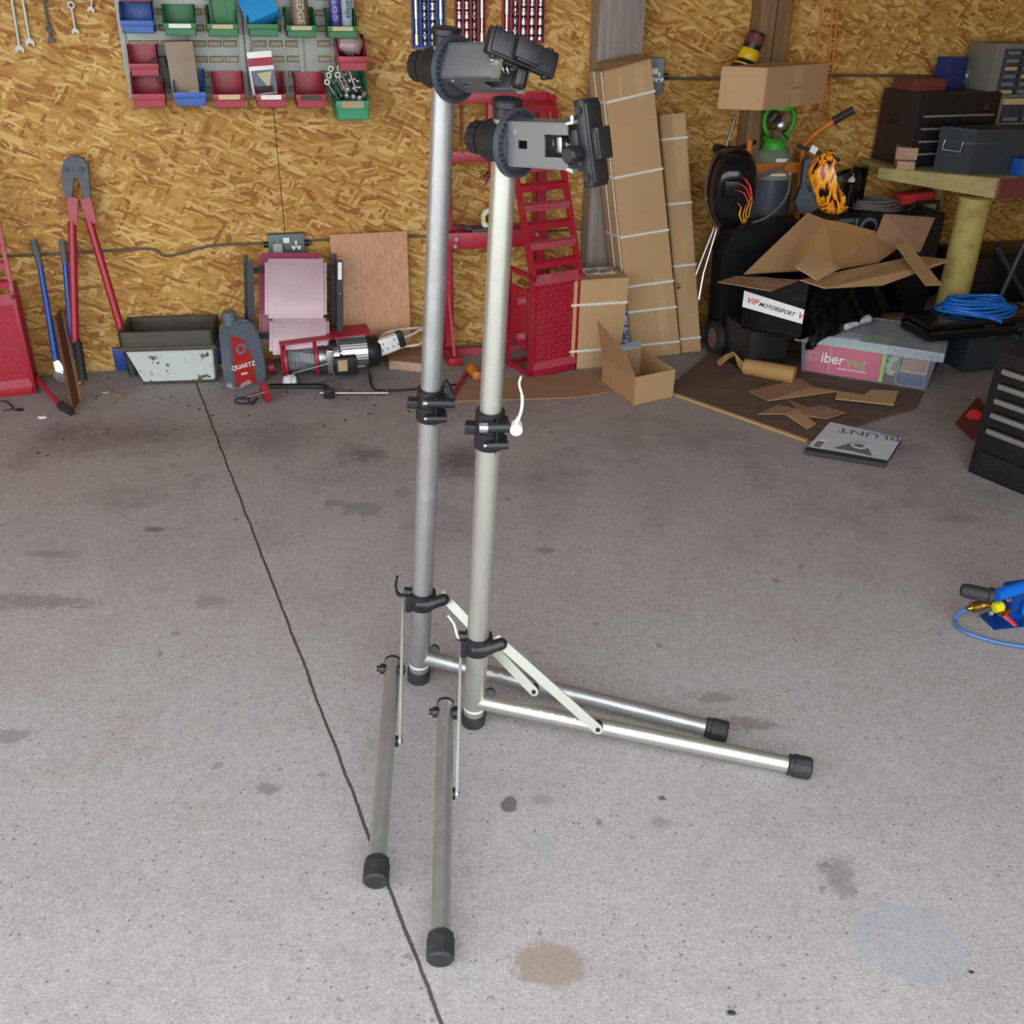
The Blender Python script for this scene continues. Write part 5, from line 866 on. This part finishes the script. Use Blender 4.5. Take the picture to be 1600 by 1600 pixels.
# chrome poles
for (xa, ya, xb, yb, lb) in ((1156, 250, 1093, 420, 'l'), ):
    pass
tp_ = thing('work_light_stand', 'black and chrome tripod light stand between the carton and the cart', 'light stand', G(1100, 520)); o1 = .42
obj('centre_pole', MB().tube([P(1150, 180, .3), P(1127, 252, .34)], .007, 12), 'chrome', tp_); obj('leg', MB().tube([P(1126, 330, .36), P(1087, 430, .4)], .007, 10), 'steel', tp_); obj('leg', MB().tube([P(1122, 350, .36), P(1098, 432, .38)], .006, 10).tube([P(1100, 424, .38), P(1092, 468, .4)], .007, 10), 'chrome', tp_)
obj('clamp_hub', MB().tube([P(1118, 232, .34), P(1152, 236, .3)], .018, 10).tube([P(1110, 334, .36), P(1140, 346, .34)], .02, 10).tube([P(1145, 236, .3), P(1180, 222, .26)], .01, 8), 'black', tp_)
# gas cylinder
uc = WU(1207, 260, .12)[0]; zc1 = WU(1208, 234, .16)[1]; R_ = .098; yc = -.115
t = thing('gas_cylinder', 'grey gas cylinder with green collar strapped on the orange trolley', 'gas cylinder', WL(uc, -yc, 0), WANG)
k = MB(MW); k.lathe((uc, yc, .05), (uc, yc, 9), [(0, R_ * .9), (.02, R_), (zc1 - .05 - .12, R_)], 36); obj('cylinder_body', k, 'gcyl', t)
k = MB(MW); z = zc1 - .12; k.lathe((uc, yc, z), (uc, yc, 9), [(0, R_ * 1.003), (.05, R_), (.09, R_ * .82), (.12, R_ * .55), (.125, .04)], 36); obj('shoulder', k, 'ggrn', t)
z = zc1; k = MB(MW); k.lathe((uc, yc, z - .005), (uc, yc, 9), [(0, .054), (.02, .05), (.03, .046), (.034, .052), (.05, .06), (.056, .045)], 32); k.tube(arc((uc + .005, yc, z + .115), .07, -60, 70, 12), .012, 12); k.tube(arc((uc + .005, yc, z + .115), .07, 125, 235, 12), .01, 12); k.ring((uc, yc, z + .16), (uc, yc, z + .18), .07, .058, 32); obj('valve_guard', k, 'lime', t)
k = MB(MW); k.cyl((uc, yc, z + .04), (uc, yc, z + .12), .014, seg=14); k.cyl((uc - .04, yc - .05, z + .1), (uc + .03, yc - .03, z + .105), .018, seg=16); k.sphere((uc - .01, yc - .06, z + .1), .032, (1, .7, 1)); k.cyl((uc - .05, yc - .07, z + .07), (uc - .045, yc - .09, z + .07), .024, seg=20); k.cyl((uc - .01, yc - .07, z + .13), (uc - .01, yc - .09, z + .135), .022, seg=20); rg = obj('regulator', k, 'steel', t)
k = MB(MW); k.lathe((uc - .075, yc - .07, z + .12), (uc - .055, yc - .08, z + .15), [(0, .012), (.002, .02), (.04, .022), (.045, .012)], 18); obj('regulator_knob', k, 'black', rg)
for zz, w2, s_ in ((z - .045, .034, 'whitep'), (z - .088, .05, 'whitep')):
    k = MB(MW); n_ = 8; pts = [];
    for j in range(n_ + 1): q = math.radians(-90 + (j - n_ / 2) * w2 * 150); rr = R_ * (1.0 if zz < z - .07 else .93) + .002; pts.append((uc + rr * math.cos(q), yc + rr * math.sin(q)))
    for (x0, y0), (x1, y1) in zip(pts, pts[1:]): k.prism([(x0, y0, zz - .014), (x1, y1, zz - .014), (x1, y1 + .002, zz + .014), (x0, y0 + .002, zz + .014)], (0, -.001, 0))
    obj('paper_label', k, 'whitep', t)
# orange trolley
t = thing('cylinder_trolley', 'orange sack-truck frame with curved handle holding the gas cylinder', 'trolley', WL(uc, .1, 0), WANG)
k = MB(MW); zz = WU(1190, 268, .3)[1]
k.box(uc - .15, uc + .14, yc - R_ - .012, yc - R_ - .004, zz - .025, zz + .02, .002); k.box(uc - .15, uc - .14, yc - R_ - .01, -.1, zz - .025, zz + .02); k.box(uc + .13, uc + .14, yc - R_ - .01, -.1, zz - .025, zz + .02); obj('retaining_band', k, 'orange', t)
k = MB(); k.tube(spl([P(1238, 460, .14), P(1246, 330, .16), P(1254, 240, .16), P(1262, 222, .17), P(1280, 205, .2), P(1304, 188, .24), P(1318, 180, .26)], 5), .013, 12); fr_ = obj('handle_tube', k, 'orange', t); obj('grip', MB().tube([P(1302, 189, .24), P(1334, 171, .28)], .017, 14), 'rubber', fr_)
k = MB(); k.tube([P(1168, 265, .3), P(1172, 218, .3)], .013, 12); obj('handle_tube', k, 'orange', t); obj('axle_plate', MB(MW).box(uc - .15, uc + .15, -.3, -.08, .02, .045).box(uc - .13, uc - .11, -.1, -.08, .02, zz).box(uc + .11, uc + .13, -.1, -.08, .02, zz), 'orange', t)
wirething('gas_hose', 'grey hose curling down across the gas cylinder', 'hose', [P(1210, 205, .34), P(1226, 218, .33), P(1236, 236, .33), P(1228, 256, .36), P(1205, 270, .38), P(1178, 280, .38), P(1172, 276, .38), P(1190, 272, .38), P(1216, 262, .38), P(1234, 280, .36), P(1226, 312, .36), P(1200, 338, .37), P(1176, 348, .37)], .005, 'hose', None, 6)
# carton on top
a0 = P(1118, 190, .42); a1 = P(1191, 173, .5); a2 = P(1285, 173, .28); hz = P(1191, 106, .5).z - a1.z; a0.z = a1.z = a2.z = (a1.z); a3 = a0 + a2 - a1; u_ = V((0, 0, hz))
t = thing('cardboard_box', 'brown carton perched on top of the gas cylinder', 'cardboard box', (a1 + a3) / 2); obj('carton_body', MB().hexa([a0, a1, a2, a3], [a0 + u_, a1 + u_, a2 + u_, a3 + u_], .003), 'card', t, ang=20)
nf = (a2 - a1).cross(V((0, 0, 1))).normalized(); nf = nf if nf.y < 0 else -nf; k = MB(); k.prism([a1.lerp(a2, .42) + nf * .003, a1.lerp(a2, .57) + nf * .003, a1.lerp(a2, .57) + u_ + nf * .003, a1.lerp(a2, .42) + u_ + nf * .003], nf * .001); obj('tape_strip', k, 'tape', t)
k = MB(); k.prism([a1.lerp(a2, .42) + nf * .004 + u_ * .44, a1.lerp(a2, .57) + nf * .004 + u_ * .44, a1.lerp(a2, .57) + u_ * .49 + nf * .004, a1.lerp(a2, .42) + u_ * .49 + nf * .004], nf * .001); obj('tape_tear', k, 'cardd', t)
# yellow black grinder/torch hung on post
t = thing('angle_grinder', 'yellow and black power tool hanging on the board wall above the carton', 'power tool', P(1170, 90, .06)); a = P(1184, 50, .09); b = P(1160, 112, .1); d = (b - a).normalized()
obj('motor_housing', MB().lathe(a, b, [(0, .022), (.003, .034), (.06, .038), (.075, .032)], 24), 'black', t); obj('red_label', MB().lathe(a, b, [(.015, .0385), (.05, .0395)], 24), 'rwood', t); obj('yellow_body', MB().lathe(a, b, [(.07, .036), (.075, .041), (.105, .045), (.115, .04), (.14, .05), (.15, .052)], 28), 'yellow', t); obj('tool_base', MB().lathe(a, b, [(.115, .041), (.13, .046), (.15, .056), (.165, .06), (.175, .04)], 28), 'black', t); obj('base_ring', MB().lathe(a, b, [(.132, .05), (.138, .0505)], 28), 'yellow', t)
# welding helmets
def helmet(label, m, sc, ma, trim):
    t = thing('welding_helmet', label, 'welding helmet', m.translation, 0, 'welding helmets'); k = MB(m); q = bmesh.ops.create_uvsphere(k.bm, u_segments=28, v_segments=18, radius=1)['verts']
    for v in q:
        x, y, z = v.co; z2 = z * .17; tp = 1 - .28 * max(0, -z); y2 = y * .13 * tp
        if y < 0: y2 *= 1.0 + .1 * (z < 0)
        x2 = x * .115 * tp * (1 + .06 * (abs(x) > .6)); v.co = V((math.copysign(abs(x) ** .6, x) * .105 * tp, max(-.098 - .03 * max(0, z), y2), math.copysign(abs(z) ** .8, z) * .17)) * sc
    bmesh.ops.delete(k.bm, geom=[v for v in k.bm.verts if v.co.y > .05 * sc], context='VERTS'); bmesh.ops.solidify(k.bm, geom=k.bm.faces[:], thickness=.004)
    for v in k.bm.verts: v.co = m @ v.co
    obj('shell', k, ma, t, ang=50); k = MB(m); k.box(-.055 * sc, .055 * sc, -.121 * sc, -.112 * sc, .0, .07 * sc, .003); obj('viewing_window', k, 'gloss', t)
    k = MB(m); k.ring((0, .03, .0), (0, .03, .03 * sc), .075 * sc, .07 * sc, 28); obj('headband', k, 'bframe', t)
    return t
m = frame(P(1140, 297, .46), UU * math.cos(.35) + NN * .2, V((.12, -.1, 1))); h1 = helmet('glossy black welding helmet with red and yellow flame print', m, .95, 'gloss', 1)
# flame decal: swept flame tongues on its right cheek
k1 = MB(); k2 = MB()
def tongue(k, pts, o): k.tube([P(x, y, o) for x, y in pts], [.006, .007, .005, .0015][:len(pts)], 8, flat=.4)
for pts in ([(1172, 322), (1163, 302), (1155, 298), (1147, 296)], [(1173, 312), (1166, 294), (1158, 288), (1147, 286)], [(1174, 305), (1170, 288), (1163, 280), (1160, 277)], [(1175, 308), (1173, 292), (1168, 284), (1166, 278)]): tongue(k1, pts, .595)
for pts in ([(1160, 348), (1155, 336), (1158, 324), (1152, 316)], [(1165, 346), (1166, 330), (1170, 318), (1174, 306)], [(1163, 348), (1161, 336), (1164, 326), (1166, 318)], [(1169, 340), (1172, 326), (1175, 315), (1175, 305)]): tongue(k2, pts, .6)
obj('flame_print', k1, mat('pink_red_flame', (228, 70, 84), .35), h1, 'pink-red flames'); obj('flame_print', k2, mat('amber_flame', (226, 160, 36), .35), h1, 'amber flames')
m = frame(P(1300, 285, .36) , (UU * .5 - NN * .95) * -1, V((-.42, .1, 1))); h2 = helmet('welding helmet with orange flame print, its grey inside facing left', m, .8, 'flame2', 1)
t = h2; k = MB(); k.tube(spl([P(1247, 228, .34), P(1270, 236, .34), P(1292, 246, .36), P(1312, 250, .38)], 4), .014, 10, flat=.6); obj('head_strap', k, 'dgrey', h2); k = MB(); k.box(-.016, .016, -.004, .001, -.014, .014, m=T(P(1271, 234, .36)) @ WR @ RY(25)); obj('white_tag', k, 'whitep', h2)
k = MB(); pts = [P(1256, 250, .33), P(1266, 246, .33), P(1295, 262, .37), P(1302, 290, .4), P(1290, 318, .38), P(1262, 338, .34), P(1246, 332, .32), P(1242, 312, .32), P(1254, 290, .33)]; k.prism(pts, -NN * .02, .004); obj('inner_liner', k, 'dgrey', h2)
# welder machine
uw0 = WU(1282, 380, .28)[0]; uw1 = WU(1468, 380, .28)[0]; zw = WU(1400, 336, .28)[1]; t = thing('welder', 'black welding machine with large grey letters behind the open flaps', 'welder', WL((uw0 + uw1) / 2, .3, 0), WANG)
k = MB(MW); k.box(uw0, uw1, -.28, -.03, .05, zw, .008); obj('casing', k, 'black', t)
k = MB(MW); k.tube([(uw1 - .03, -.26, zw - .0), (uw1 - .03, -.25, zw + .045), (uw1 - .14, -.24, zw + .04), (uw1 - .18, -.24, zw)], .01, 10); obj('carry_handle', k, 'black', t)
for j, ch in enumerate('TIG'): pass
text('TIOC', .13, MW @ T(((uw0 + uw1) / 2 - .09, -.2812, zw - .058)) @ RX(90), 'greyp', t, sx=.95)
for x in (uw0 + .04, uw1 - .06): obj('caster', MB(MW).cyl((x, -.24, .025), (x + .025, -.24, .025), .025, seg=18).cyl((x, -.07, .025), (x + .025, -.07, .025), .025, seg=18).box(x, x + .02, -.26, -.05, .03, .055), 'rubber', t)
c = WL(WU(1372, 318, .17)[0], .17, zw); k = MB()
for j in range(4): k.tube([c + V(((.115 - j * .008) * math.cos(q) + .01 * math.sin(3 * q), (.06 - j * .004) * math.sin(q), .01 + j * .012 + .004 * math.sin(q * 2 + j))) for q in [2 * math.pi * g / 40 for g in range(40)]], .006, 8, closed=True)
tag(obj('welding_cable', k, 'hose', loc=c), 'coil of grey cable on top of the welding machine', 'cable')
m = T(WL(WU(1425, 308, .19)[0], .19, zw + .036)) @ WR @ RY(-5); k = MB(m); k.box(-.075, .1, -.04, .04, 0, .045, .004); k.box(-.005, .0, -.041, .041, -.001, .046); t2 = obj('red_case', k, mat('red_sleeve', (168, 40, 40), .5), loc=m.translation); tag(t2, 'flat red sleeve lying on the cable coil', 'case')
m = T(WL(WU(1332, 290, .16)[0], .16, zw)) @ WR; t = thing('spray_can', 'dark spray can with a white nozzle beside the flame helmet', 'aerosol can', m.translation); obj('can_body', MB(m).lathe((-.01, 0, 0), (-.01, 0, 1), [(0, .026), (.12, .026), (.13, .018)], 22), 'gloss', t); obj('nozzle', MB(m).lathe((-.01, 0, .13), (-.01, 0, 1), [(0, .016), (.016, .016), (.02, .008), (.036, .007)], 16), 'white', t)
k = MB(m); k.box(.02, .075, .01, .05, 0, .19, .003); k.box(.03, .036, .007, .01, .12, .18); tag(obj('black_pack', k, 'gloss', loc=m @ V((.05, .03, 0))), 'upright black pack behind the spray can', 'pack')
# ================================================================ BENCH (right)
BTZ = .77; bT = BTZ; front = G(1560, 279, BTZ); front.z = 0; fx = G(1372, 262, BTZ); fx.z = 0; bz = AYz(front, None, 311); bd = (front - fx).normalized(); br_ = UU.copy(); W2 = br_ * .95; hz_ = V((0, 0, bT - bz)); fo = (fx - WA).dot(NN); ff = (front - WA).dot(NN)
t = thing('workbench', 'heavy timber workbench with yellow pipe legs at the right wall', 'workbench', front)
bzf = bT - .045; k = MB(); k.hexa([fx + V((0, 0, bzf)), front + V((0, 0, bz)), front + br_ * .06 + V((0, 0, bz)), fx + br_ * .06 + V((0, 0, bzf))], [p + hz_ for p in (fx + V((0, 0, bz)), front + V((0, 0, bz)), front + br_ * .06 + V((0, 0, bz)), fx + br_ * .06 + V((0, 0, bz)))], .004); obj('edge_beam', k, 'ywood', t)
k = MB(); f1_ = front + bd * .012; k.hexa([f1_ + V((0, 0, bz)), f1_ + W2 + V((0, 0, bz)), front + W2 + V((0, 0, bz)) - bd * .05, front - bd * .0 + V((0, 0, bz))], [p + hz_ for p in (f1_ + V((0, 0, bz)), f1_ + W2 + V((0, 0, bz)), front + W2 + V((0, 0, bz)) - bd * .05, front + V((0, 0, bz)))], .003); obj('front_beam', k, 'rwood', t)
k = MB(); z_ = V((0, 0, bT - .02)); k.prism([fx + br_ * .06 + z_, front + br_ * .06 - bd * .05 + z_, front + W2 - bd * .05 + z_, front + W2 - NN * (ff - .03) + z_, fx - NN * (fo - .03) + br_ * .06 + z_], V((0, 0, .02))); obj('bench_top', k, 'ywood', t)
lc2 = front - bd * .085 + br_ * .02
for c, r_ in ((lc2, .066), (WL(3.86, .1, 0), .05), (lc2 + br_ * .8, .066)): obj('pipe_leg', MB().lathe((c.x, c.y, 0), (c.x, c.y, 1), [(0, r_ * 1.02), (.01, r_), (bz - .02, r_), (bz, r_ * 1.12)], 32), 'ypaint', t)
def onb(px, py, z=None): return G(px, py, BTZ if z is None else z)
def bframe_(p, ang=0): return T(p) @ WR @ RZ(ang)
# tool chest
cfl = onb(1417, 262); cfr = onb(1540, 256); xd = (cfr - cfl).normalized(); CW = (cfr - cfl).length; m = frame(cfl, xd, (0, 0, 1)); cl = onb(1361, 247); CD = .25; CH = AYz(V((cfl.x, cfl.y, 0)), None, 146) - BTZ
t = thing('tool_chest', 'black tool chest with bright drawer pulls on the workbench', 'tool chest', cfl); obj('chest_body', MB(m).box(0, CW, .0, CD, 0, CH, .004), 'toolside', t); obj('chest_front', MB(m).box(.004, CW - .004, -.006, .0, .004, CH - .004, .002), 'toolb', t)
for j in range(4):
    z0 = .02 + j * CH * .17; dr = obj('drawer', MB(m).box(.02, CW - .03, -.014, -.006, z0, z0 + CH * .145, .002), 'toolb', t); obj('drawer_pull', MB(m).box(.02, CW - .035, -.024, -.014, z0 + CH * .11, z0 + CH * .14, .002), 'bar', dr)
obj('red_badge', MB(m).ring((CW * .83, -.007, CH * .8), (CW * .83, -.0055, CH * .8), .012, .008), 'rwood', t); obj('side_handle', MB(m).tube([(-.003, .07, CH * .6), (-.02, .075, CH * .56), (-.02, .16, CH * .56), (-.003, .165, CH * .6)], .004, 8), 'toolb', t)
m2 = m @ T((.0, .03, CH)); boxthing('wooden_case', 'reddish brown box on top of the black tool chest', 'box', m2, (.01, CW * .42, .04, .18, 0, .05), 'rwood', bev=.004)
boxthing('blue_case', 'blue and grey case standing on the black tool chest beside the socket', 'case', m2 @ T((CW * .5, .08, 0)) @ RZ(8), (0, .11, .0, .08, 0, .13), 'navy', bev=.006)
# wood blocks
boxthing('wooden_block', 'sawn timber block on the bench corner, upper of two', 'wood block', bframe_(onb(1396, 262) + V((0, 0, .035)), -32), (0, .09, 0, .2, 0, .05), 'woodb', 'bench blocks', .003); boxthing('wooden_block', 'sawn timber block under the upper one on the bench corner', 'wood block', bframe_(onb(1397, 265), -28), (.01, .085, .01, .13, 0, .034), 'woodb', 'bench blocks', .003)
# grey metal box
gf = onb(1512, 274); gb = onb(1456, 265); GH = AYz(V((gf.x, gf.y, 0)), None, 204) - BTZ; gx = UU * .36
t = thing('metal_box', 'dark grey metal box at the front of the workbench', 'metal box', gf); zz_ = lambda f: V((0, 0, GH * f))
def gq(a, b, e=0): o_ = -UU * e + (gf - gb).normalized() * e; return [gf + o_ + zz_(a), gf + gx - o_ * 0 + zz_(a), gb + gx + zz_(a), gb - UU * e + zz_(a)], [gf + o_ + zz_(b), gf + gx + zz_(b), gb + gx + zz_(b), gb - UU * e + zz_(b)]
obj('box_body', MB().hexa(*gq(0, .7), .004), 'dgrey', t); obj('box_lid', MB().hexa(*gq(.71, 1, .004), .004), 'dgrey', t)
hp = lambda f, g: gb.lerp(gf, f) + zz_(g) - UU * .01
obj('wire_handle', MB().tube([hp(.25, .72), hp(.25, .5) - UU * .006, hp(.75, .5) - UU * .006, hp(.75, .72)], .003, 8), 'steel', t)
boxthing('blue_pack', 'blue pack half out of the picture before the grey metal box', 'pack', bframe_(onb(1596, 276)), (-.015, .1, -.0, .06, 0, .07), 'blue')
# parts cabinet
pc = onb(1546, 198); 
m = frame(P(1543, 150, .2), UU, (0, 0, 1)); tl_ = P(1548, 66, .25); m = T(P(1540, 153, .24)) @ WR @ RZ(0); z_top = P(1548, 68, .24).z - m.translation.z; base = BTZ - m.translation.z
t = thing('parts_cabinet', 'grey small-parts cabinet full of drawers at the right edge', 'parts cabinet', m.translation); obj('cabinet_body', MB(m).box(0, .42, 0, .18, .0, z_top, .003), mat('cabinet_grey', (112, 108, 98), .55), t); obj('lower_cabinet', MB(m).box(.09, .42, -.02, .16, base, -.002, .003), 'tan', t)
for r_ in range(6):
    for c_ in range(4):
        x = .045 + c_ * .092; z = .012 + r_ * (z_top - .03) / 6; d_ = obj('small_drawer', MB(m).box(x, x + .084, -.012, 0, z, z + (z_top - .05) / 6, .002), 'dgrey', t); obj('drawer_label', MB(m).box(x + .01, x + .07, -.016, -.011, z + .006, z + .02), 'greyp' if (r_ + c_) % 3 else 'tan', d_)
for r_ in range(3):
    for c_ in range(3): x = .08 + c_ * .1; z = base + .01 + r_ * (-base - .03) / 3; d_ = obj('small_drawer', MB(m).box(x, x + .09, -.034, -.02, z, z + (-base - .05) / 3, .002), 'dgrey', t); obj('drawer_label', MB(m).box(x + .01, x + .08, -.038, -.033, z + .01, z + .024), 'greyp', d_)
boxthing('blue_tub', 'small blue tub between the tool chest and the parts cabinet', 'tub', T(WL(4.0, .3, BTZ)) @ WR, (0, .06, 0, .06, 0, .11), 'ltblue')
# ================================================================ UNDER BENCH + COIL
m = T(G(1503, 583)) @ WR; boxthing('grey_crate', 'dark grey plastic crate under the black case, beside the tote', 'crate', m, (.0, .3, .0, .15, 0, TH + .02), 'dgrey', bev=.012)
m = T(G(1516, 530, TH + .024)) @ WR; t = thing('tool_case', 'long black tool case under the bright blue cable coil', 'case', m.translation); obj('case_body', MB(m).box(-.2, .36, 0, .2, 0, .045, .008).box(-.195, .355, .005, .195, .047, .075, .008), 'gloss', t); obj('latch', MB(m).box(.05, .1, -.008, .002, .03, .06, .003), 'black', t); obj('latch', MB(m).box(.2, .25, -.008, .002, .03, .06, .003), 'black', t)
cc = G(1525, 487, TH + .1); k = MB()
for j in range(6): k.tube([cc + V(((.165 - j * .01) * math.cos(q) + .012 * math.sin(q * 2 + j), (.1 - j * .007) * math.sin(q) + .008 * math.cos(q * 3 + j), .008 + j * .009 + .004 * math.sin(q * 2 + j * 1.3))) for q in [2 * math.pi * g / 48 for g in range(48)]], .0065, 8, closed=True)
k.tube(spl([cc + V((-.05, -.09, .01)), cc + V((.02, -.105, .005)), cc + V((.05, -.14, .0))], 5), .0065, 8); tag(obj('blue_cable', k, 'bcable', loc=cc), 'bright blue cable coiled on the black tool case', 'cable')
k = MB(); p = G(1586, 500, .26); k.sphere(p, .021); t = obj('red_ball', k, 'redp', loc=p); tag(t, 'red ball-shaped cap beside the blue cable coil', 'cap')
k = MB(); c = p + V((-.03, .02, -.04)); 
for j in range(3): k.tube([c + V((.07 * math.cos(q + j), .05 * math.sin(q), .02 * j + .015 * math.sin(3 * q) - .02)) for q in [2 * math.pi * g / 24 for g in range(24)]], .005, 8, closed=True)
tag(obj('teal_cable', k, mat('teal_cable', (36, 96, 100), .4), loc=c), 'tangle of teal wire at the end of the black tool case', 'cable')
boxthing('grey_box', 'pale grey box at the right edge behind the drawer cabinet', 'box', T(G(1620, 560)) @ RZ(10), (-.1, .3, .02, .3, 0, .17), mat('dusty_grey', (120, 116, 108), .7))
t = thing('folding_trestle', 'dark steel folding trestle standing under the workbench', 'trestle', P(1600, 475, .2)); obj('crossed_leg', MB().tube([P(1560, 470, .4), P(1610, 360, .36)], .014, 10), 'dsteel', t); obj('crossed_leg', MB().tube([P(1556, 385, .36), P(1605, 470, .4)], .014, 10), 'dsteel', t)
boxthing('shade_box', 'dark box added under the workbench behind the trestle, standing in for shade and tool clutter', 'bin', T(WL(3.98, .33, 0)) @ WR, (0, .7, 0, .28, 0, .36), 'toolb', bev=.01)  # added dark box, deepens the shade and stands in for dim clutter
boxthing('brown_carton', 'brown dusty carton on the floor under the workbench corner', 'carton', T(WL(3.5, .45, 0)) @ WR, (0, .16, 0, .1, 0, .13), 'cardd', bev=.004)
k = MB(T(P(1480, 470, .25)) @ WR); k.sphere((0, 0, -.04), .1, (1.6, .8, .7), u=14, v=9)
for v in k.bm.verts: v.co += V((random.uniform(-.012, .012), random.uniform(-.012, .012), random.uniform(-.012, .012)))
tag(obj('plastic_bag', k, mat('grey_film', (96, 88, 80), .2, 0, .2, 20, .6, 30), loc=P(1480, 480, .25)), 'crumpled grey plastic heap in the shade under the bench', 'bag')
# ================================================================ BLACK ROLLER CABINET (right)
A0 = G(1511, 737); B0 = G(1608, 778); xd = (B0 - A0).normalized(); back = V((-xd.y, xd.x, 0)); CH = AYz(A0, None, 540); m = frame(A0, xd, (0, 0, 1)); m.translation.z = 0
CH = AYz(A0, None, 548)
t = thing('drawer_cabinet', 'black drawer cabinet with pale drawer pulls at the right edge', 'drawer cabinet', A0); obj('cabinet_body', MB(m).box(0, .62, 0, .34, .0, CH, .006), 'toolb', t, ang=25); obj('plinth', MB(m).box(.03, .6, -.004, .0, .012, .09).box(.03, .6, -.008, .0, .088, .094), 'toolb', t)
zs_ = [.15, .235, .305, .375, .445]
for j in range(5):
    z0 = .1 + (CH - .14) * [0, .30, .49, .66, .83][j]; z1 = .1 + (CH - .14) * [.28, .47, .64, .81, .98][j]; dr = obj('drawer', MB(m).box(.04, .59, -.01, .0, z0, z1, .002), 'toolb', t); obj('drawer_pull', MB(m).box(.04, .59, -.024, -.008, z1 - .018, z1 - .001, .003), 'bar', dr)
sheet('red_mat', 'red-brown card lying on the floor beside the drawer cabinet', [G(1492, 662, .004), G(1520, 690, .004), G(1540, 640, .004), G(1528, 622, .004)], .006, 'rwood', 'cardboard')
tag(obj('tyre_cap', MB().lathe(G(1522, 655, .01), G(1522, 640, .02), [(0, .02), (.02, .03), (.05, .02)], 16), 'redh', loc=G(1522, 655)), 'small dark red cap on the floor beside the drawer cabinet', 'cap')
# ================================================================ BLUE PUMP (right edge)
t = thing('foot_pump', 'bright blue hand pump with black grip and brass fittings, at the right edge', 'pump', G(1575, 985))
b0, b1, b2, b3 = G(1530, 963), G(1553, 985), G(1620, 978), G(1600, 935); obj('base_plate', MB().prism([b0, b1, b2, b3], V((0, 0, .005)), .001), 'pnavy', t)
gz = .14; a = G(1500, 921, gz); b = G(1552, 932, gz); obj('grip', MB().lathe(a, b, [(0, .008), (.004, .016), (.02, .019), ((b - a).length - .012, .018), ((b - a).length - .01, .022), ((b - a).length, .022)], 28), 'rubber', t)
obj('pump_tube', MB().tube([G(1556, 931, .13), G(1760, 862, .18)], .016, 20), 'pblue', t)
p = G(1572, 960, .05); m = T(G(1580, 965, .0)) @ RZ(15); obj('bracket', MB(m).box(-.03, .05, -.02, .03, .0, .1, .004).box(-.005, .03, -.03, -.018, .03, .07, .003), 'pnavy', t); obj('bracket_face', MB(m).box(-.004, .03, -.034, -.029, .03, .07, .002), 'pblue', t)
a = G(1511, 951, .05); b = G(1545, 943, .06); obj('brass_fitting', MB().lathe(a, b, [(0, .006), (.012, .008), (.014, .014), (.036, .015), (.038, .01), (.046, .012), (.055, .01), (.075, .009)], 20), 'brass', t)
a = G(1552, 950, .06); b = G(1568, 946, .065); obj('yellow_knob', MB().lathe(a, b, [(0, .01), (.002, .015), (.022, .016), (.028, .01)], 28, star=.08, ns=8), 'yknob', t)
a = G(1562, 960, .05); b = G(1576, 954, .055); obj('valve_body', MB().cyl(a, b, .008, seg=14), 'brass', t); obj('valve_lever', MB().tube([G(1570, 962, .05), G(1588, 978, .04)], [.009, .006], 12, flat=.6), 'redh', t)
obj('bolt', MB().cyl(G(1577, 937, .1), G(1577, 934, .11), .007, seg=12), 'chrome', t); k = MB(); q = G(1546, 958, .04); k.ring(q, q + V((.006, 0, 0)), .008, .005, 16); obj('split_ring', k, 'chrome', t)
wirething('air_hose', 'translucent blue hose looping from the pump fitting over the concrete', 'hose', [G(1510, 952, .05), G(1500, 957, .035), G(1493, 966, .012), G(1495, 978, .008), G(1512, 989, .008), G(1545, 1000, .008), G(1590, 1009, .008), G(1660, 1015, .008), G(1760, 1000, .008), G(1830, 950, .01)], .0052, 'bhose', None, 8, 12)
# small litter
for x, y, r, ma, lb in ((1518, 1519, .004, 'dsteel', 'round dark pebble on the concrete at the lower right'), (1143, 1583, .006, 'dsteel', 'flat dark chip on the concrete at the bottom edge'), (30, 640, .014, 'cable', 'dark curl of debris by the left ramp'), (66, 652, .015, 'foam', 'white scrap of paper near the red bar'), (165, 613, .014, 'tan', 'pale wood chip before the wall, left of the dirty tank'), (185, 617, .016, 'cardd', 'brown wood chip before the wall beside the pale one')):
    k = MB(T(G(x, y, r * .3))); k.sphere((0, 0, 0), r, (1.3, .9, .35), u=8, v=6); tag(obj('debris', k, ma, loc=G(x, y)), lb, 'debris', 'floor litter')
wirething('wire_offcut', 'short black wire offcut on the floor by the left ramp', 'wire', [G(-10, 628, .005), G(8, 627, .005), G(20, 638, .005), G(4, 641, .005)], .003, 'cable')

k = MB(); rr = random.Random(3)
for i in range(190):
    u = rr.uniform(-.1, 1.75); o_ = .08 + rr.random() ** 1.7 * .8; p = WL(u, o_, .001); a = rr.uniform(0, 3.14); r = rr.uniform(.002, .0065)
    k.box(-r, r, -r * .5, r * .5, 0, r * .5, m=T(p) @ Matrix.Rotation(a, 4, 'Z'))
tag(obj('floor_grit', k, patch('grit', (70, 56, 46), (176, 160, 136), .54, 12), loc=WL(.8, .3, 0), sm=False), 'brown and pale grit and wood chips scattered along the foot of the wall', 'grit', None, 'stuff')
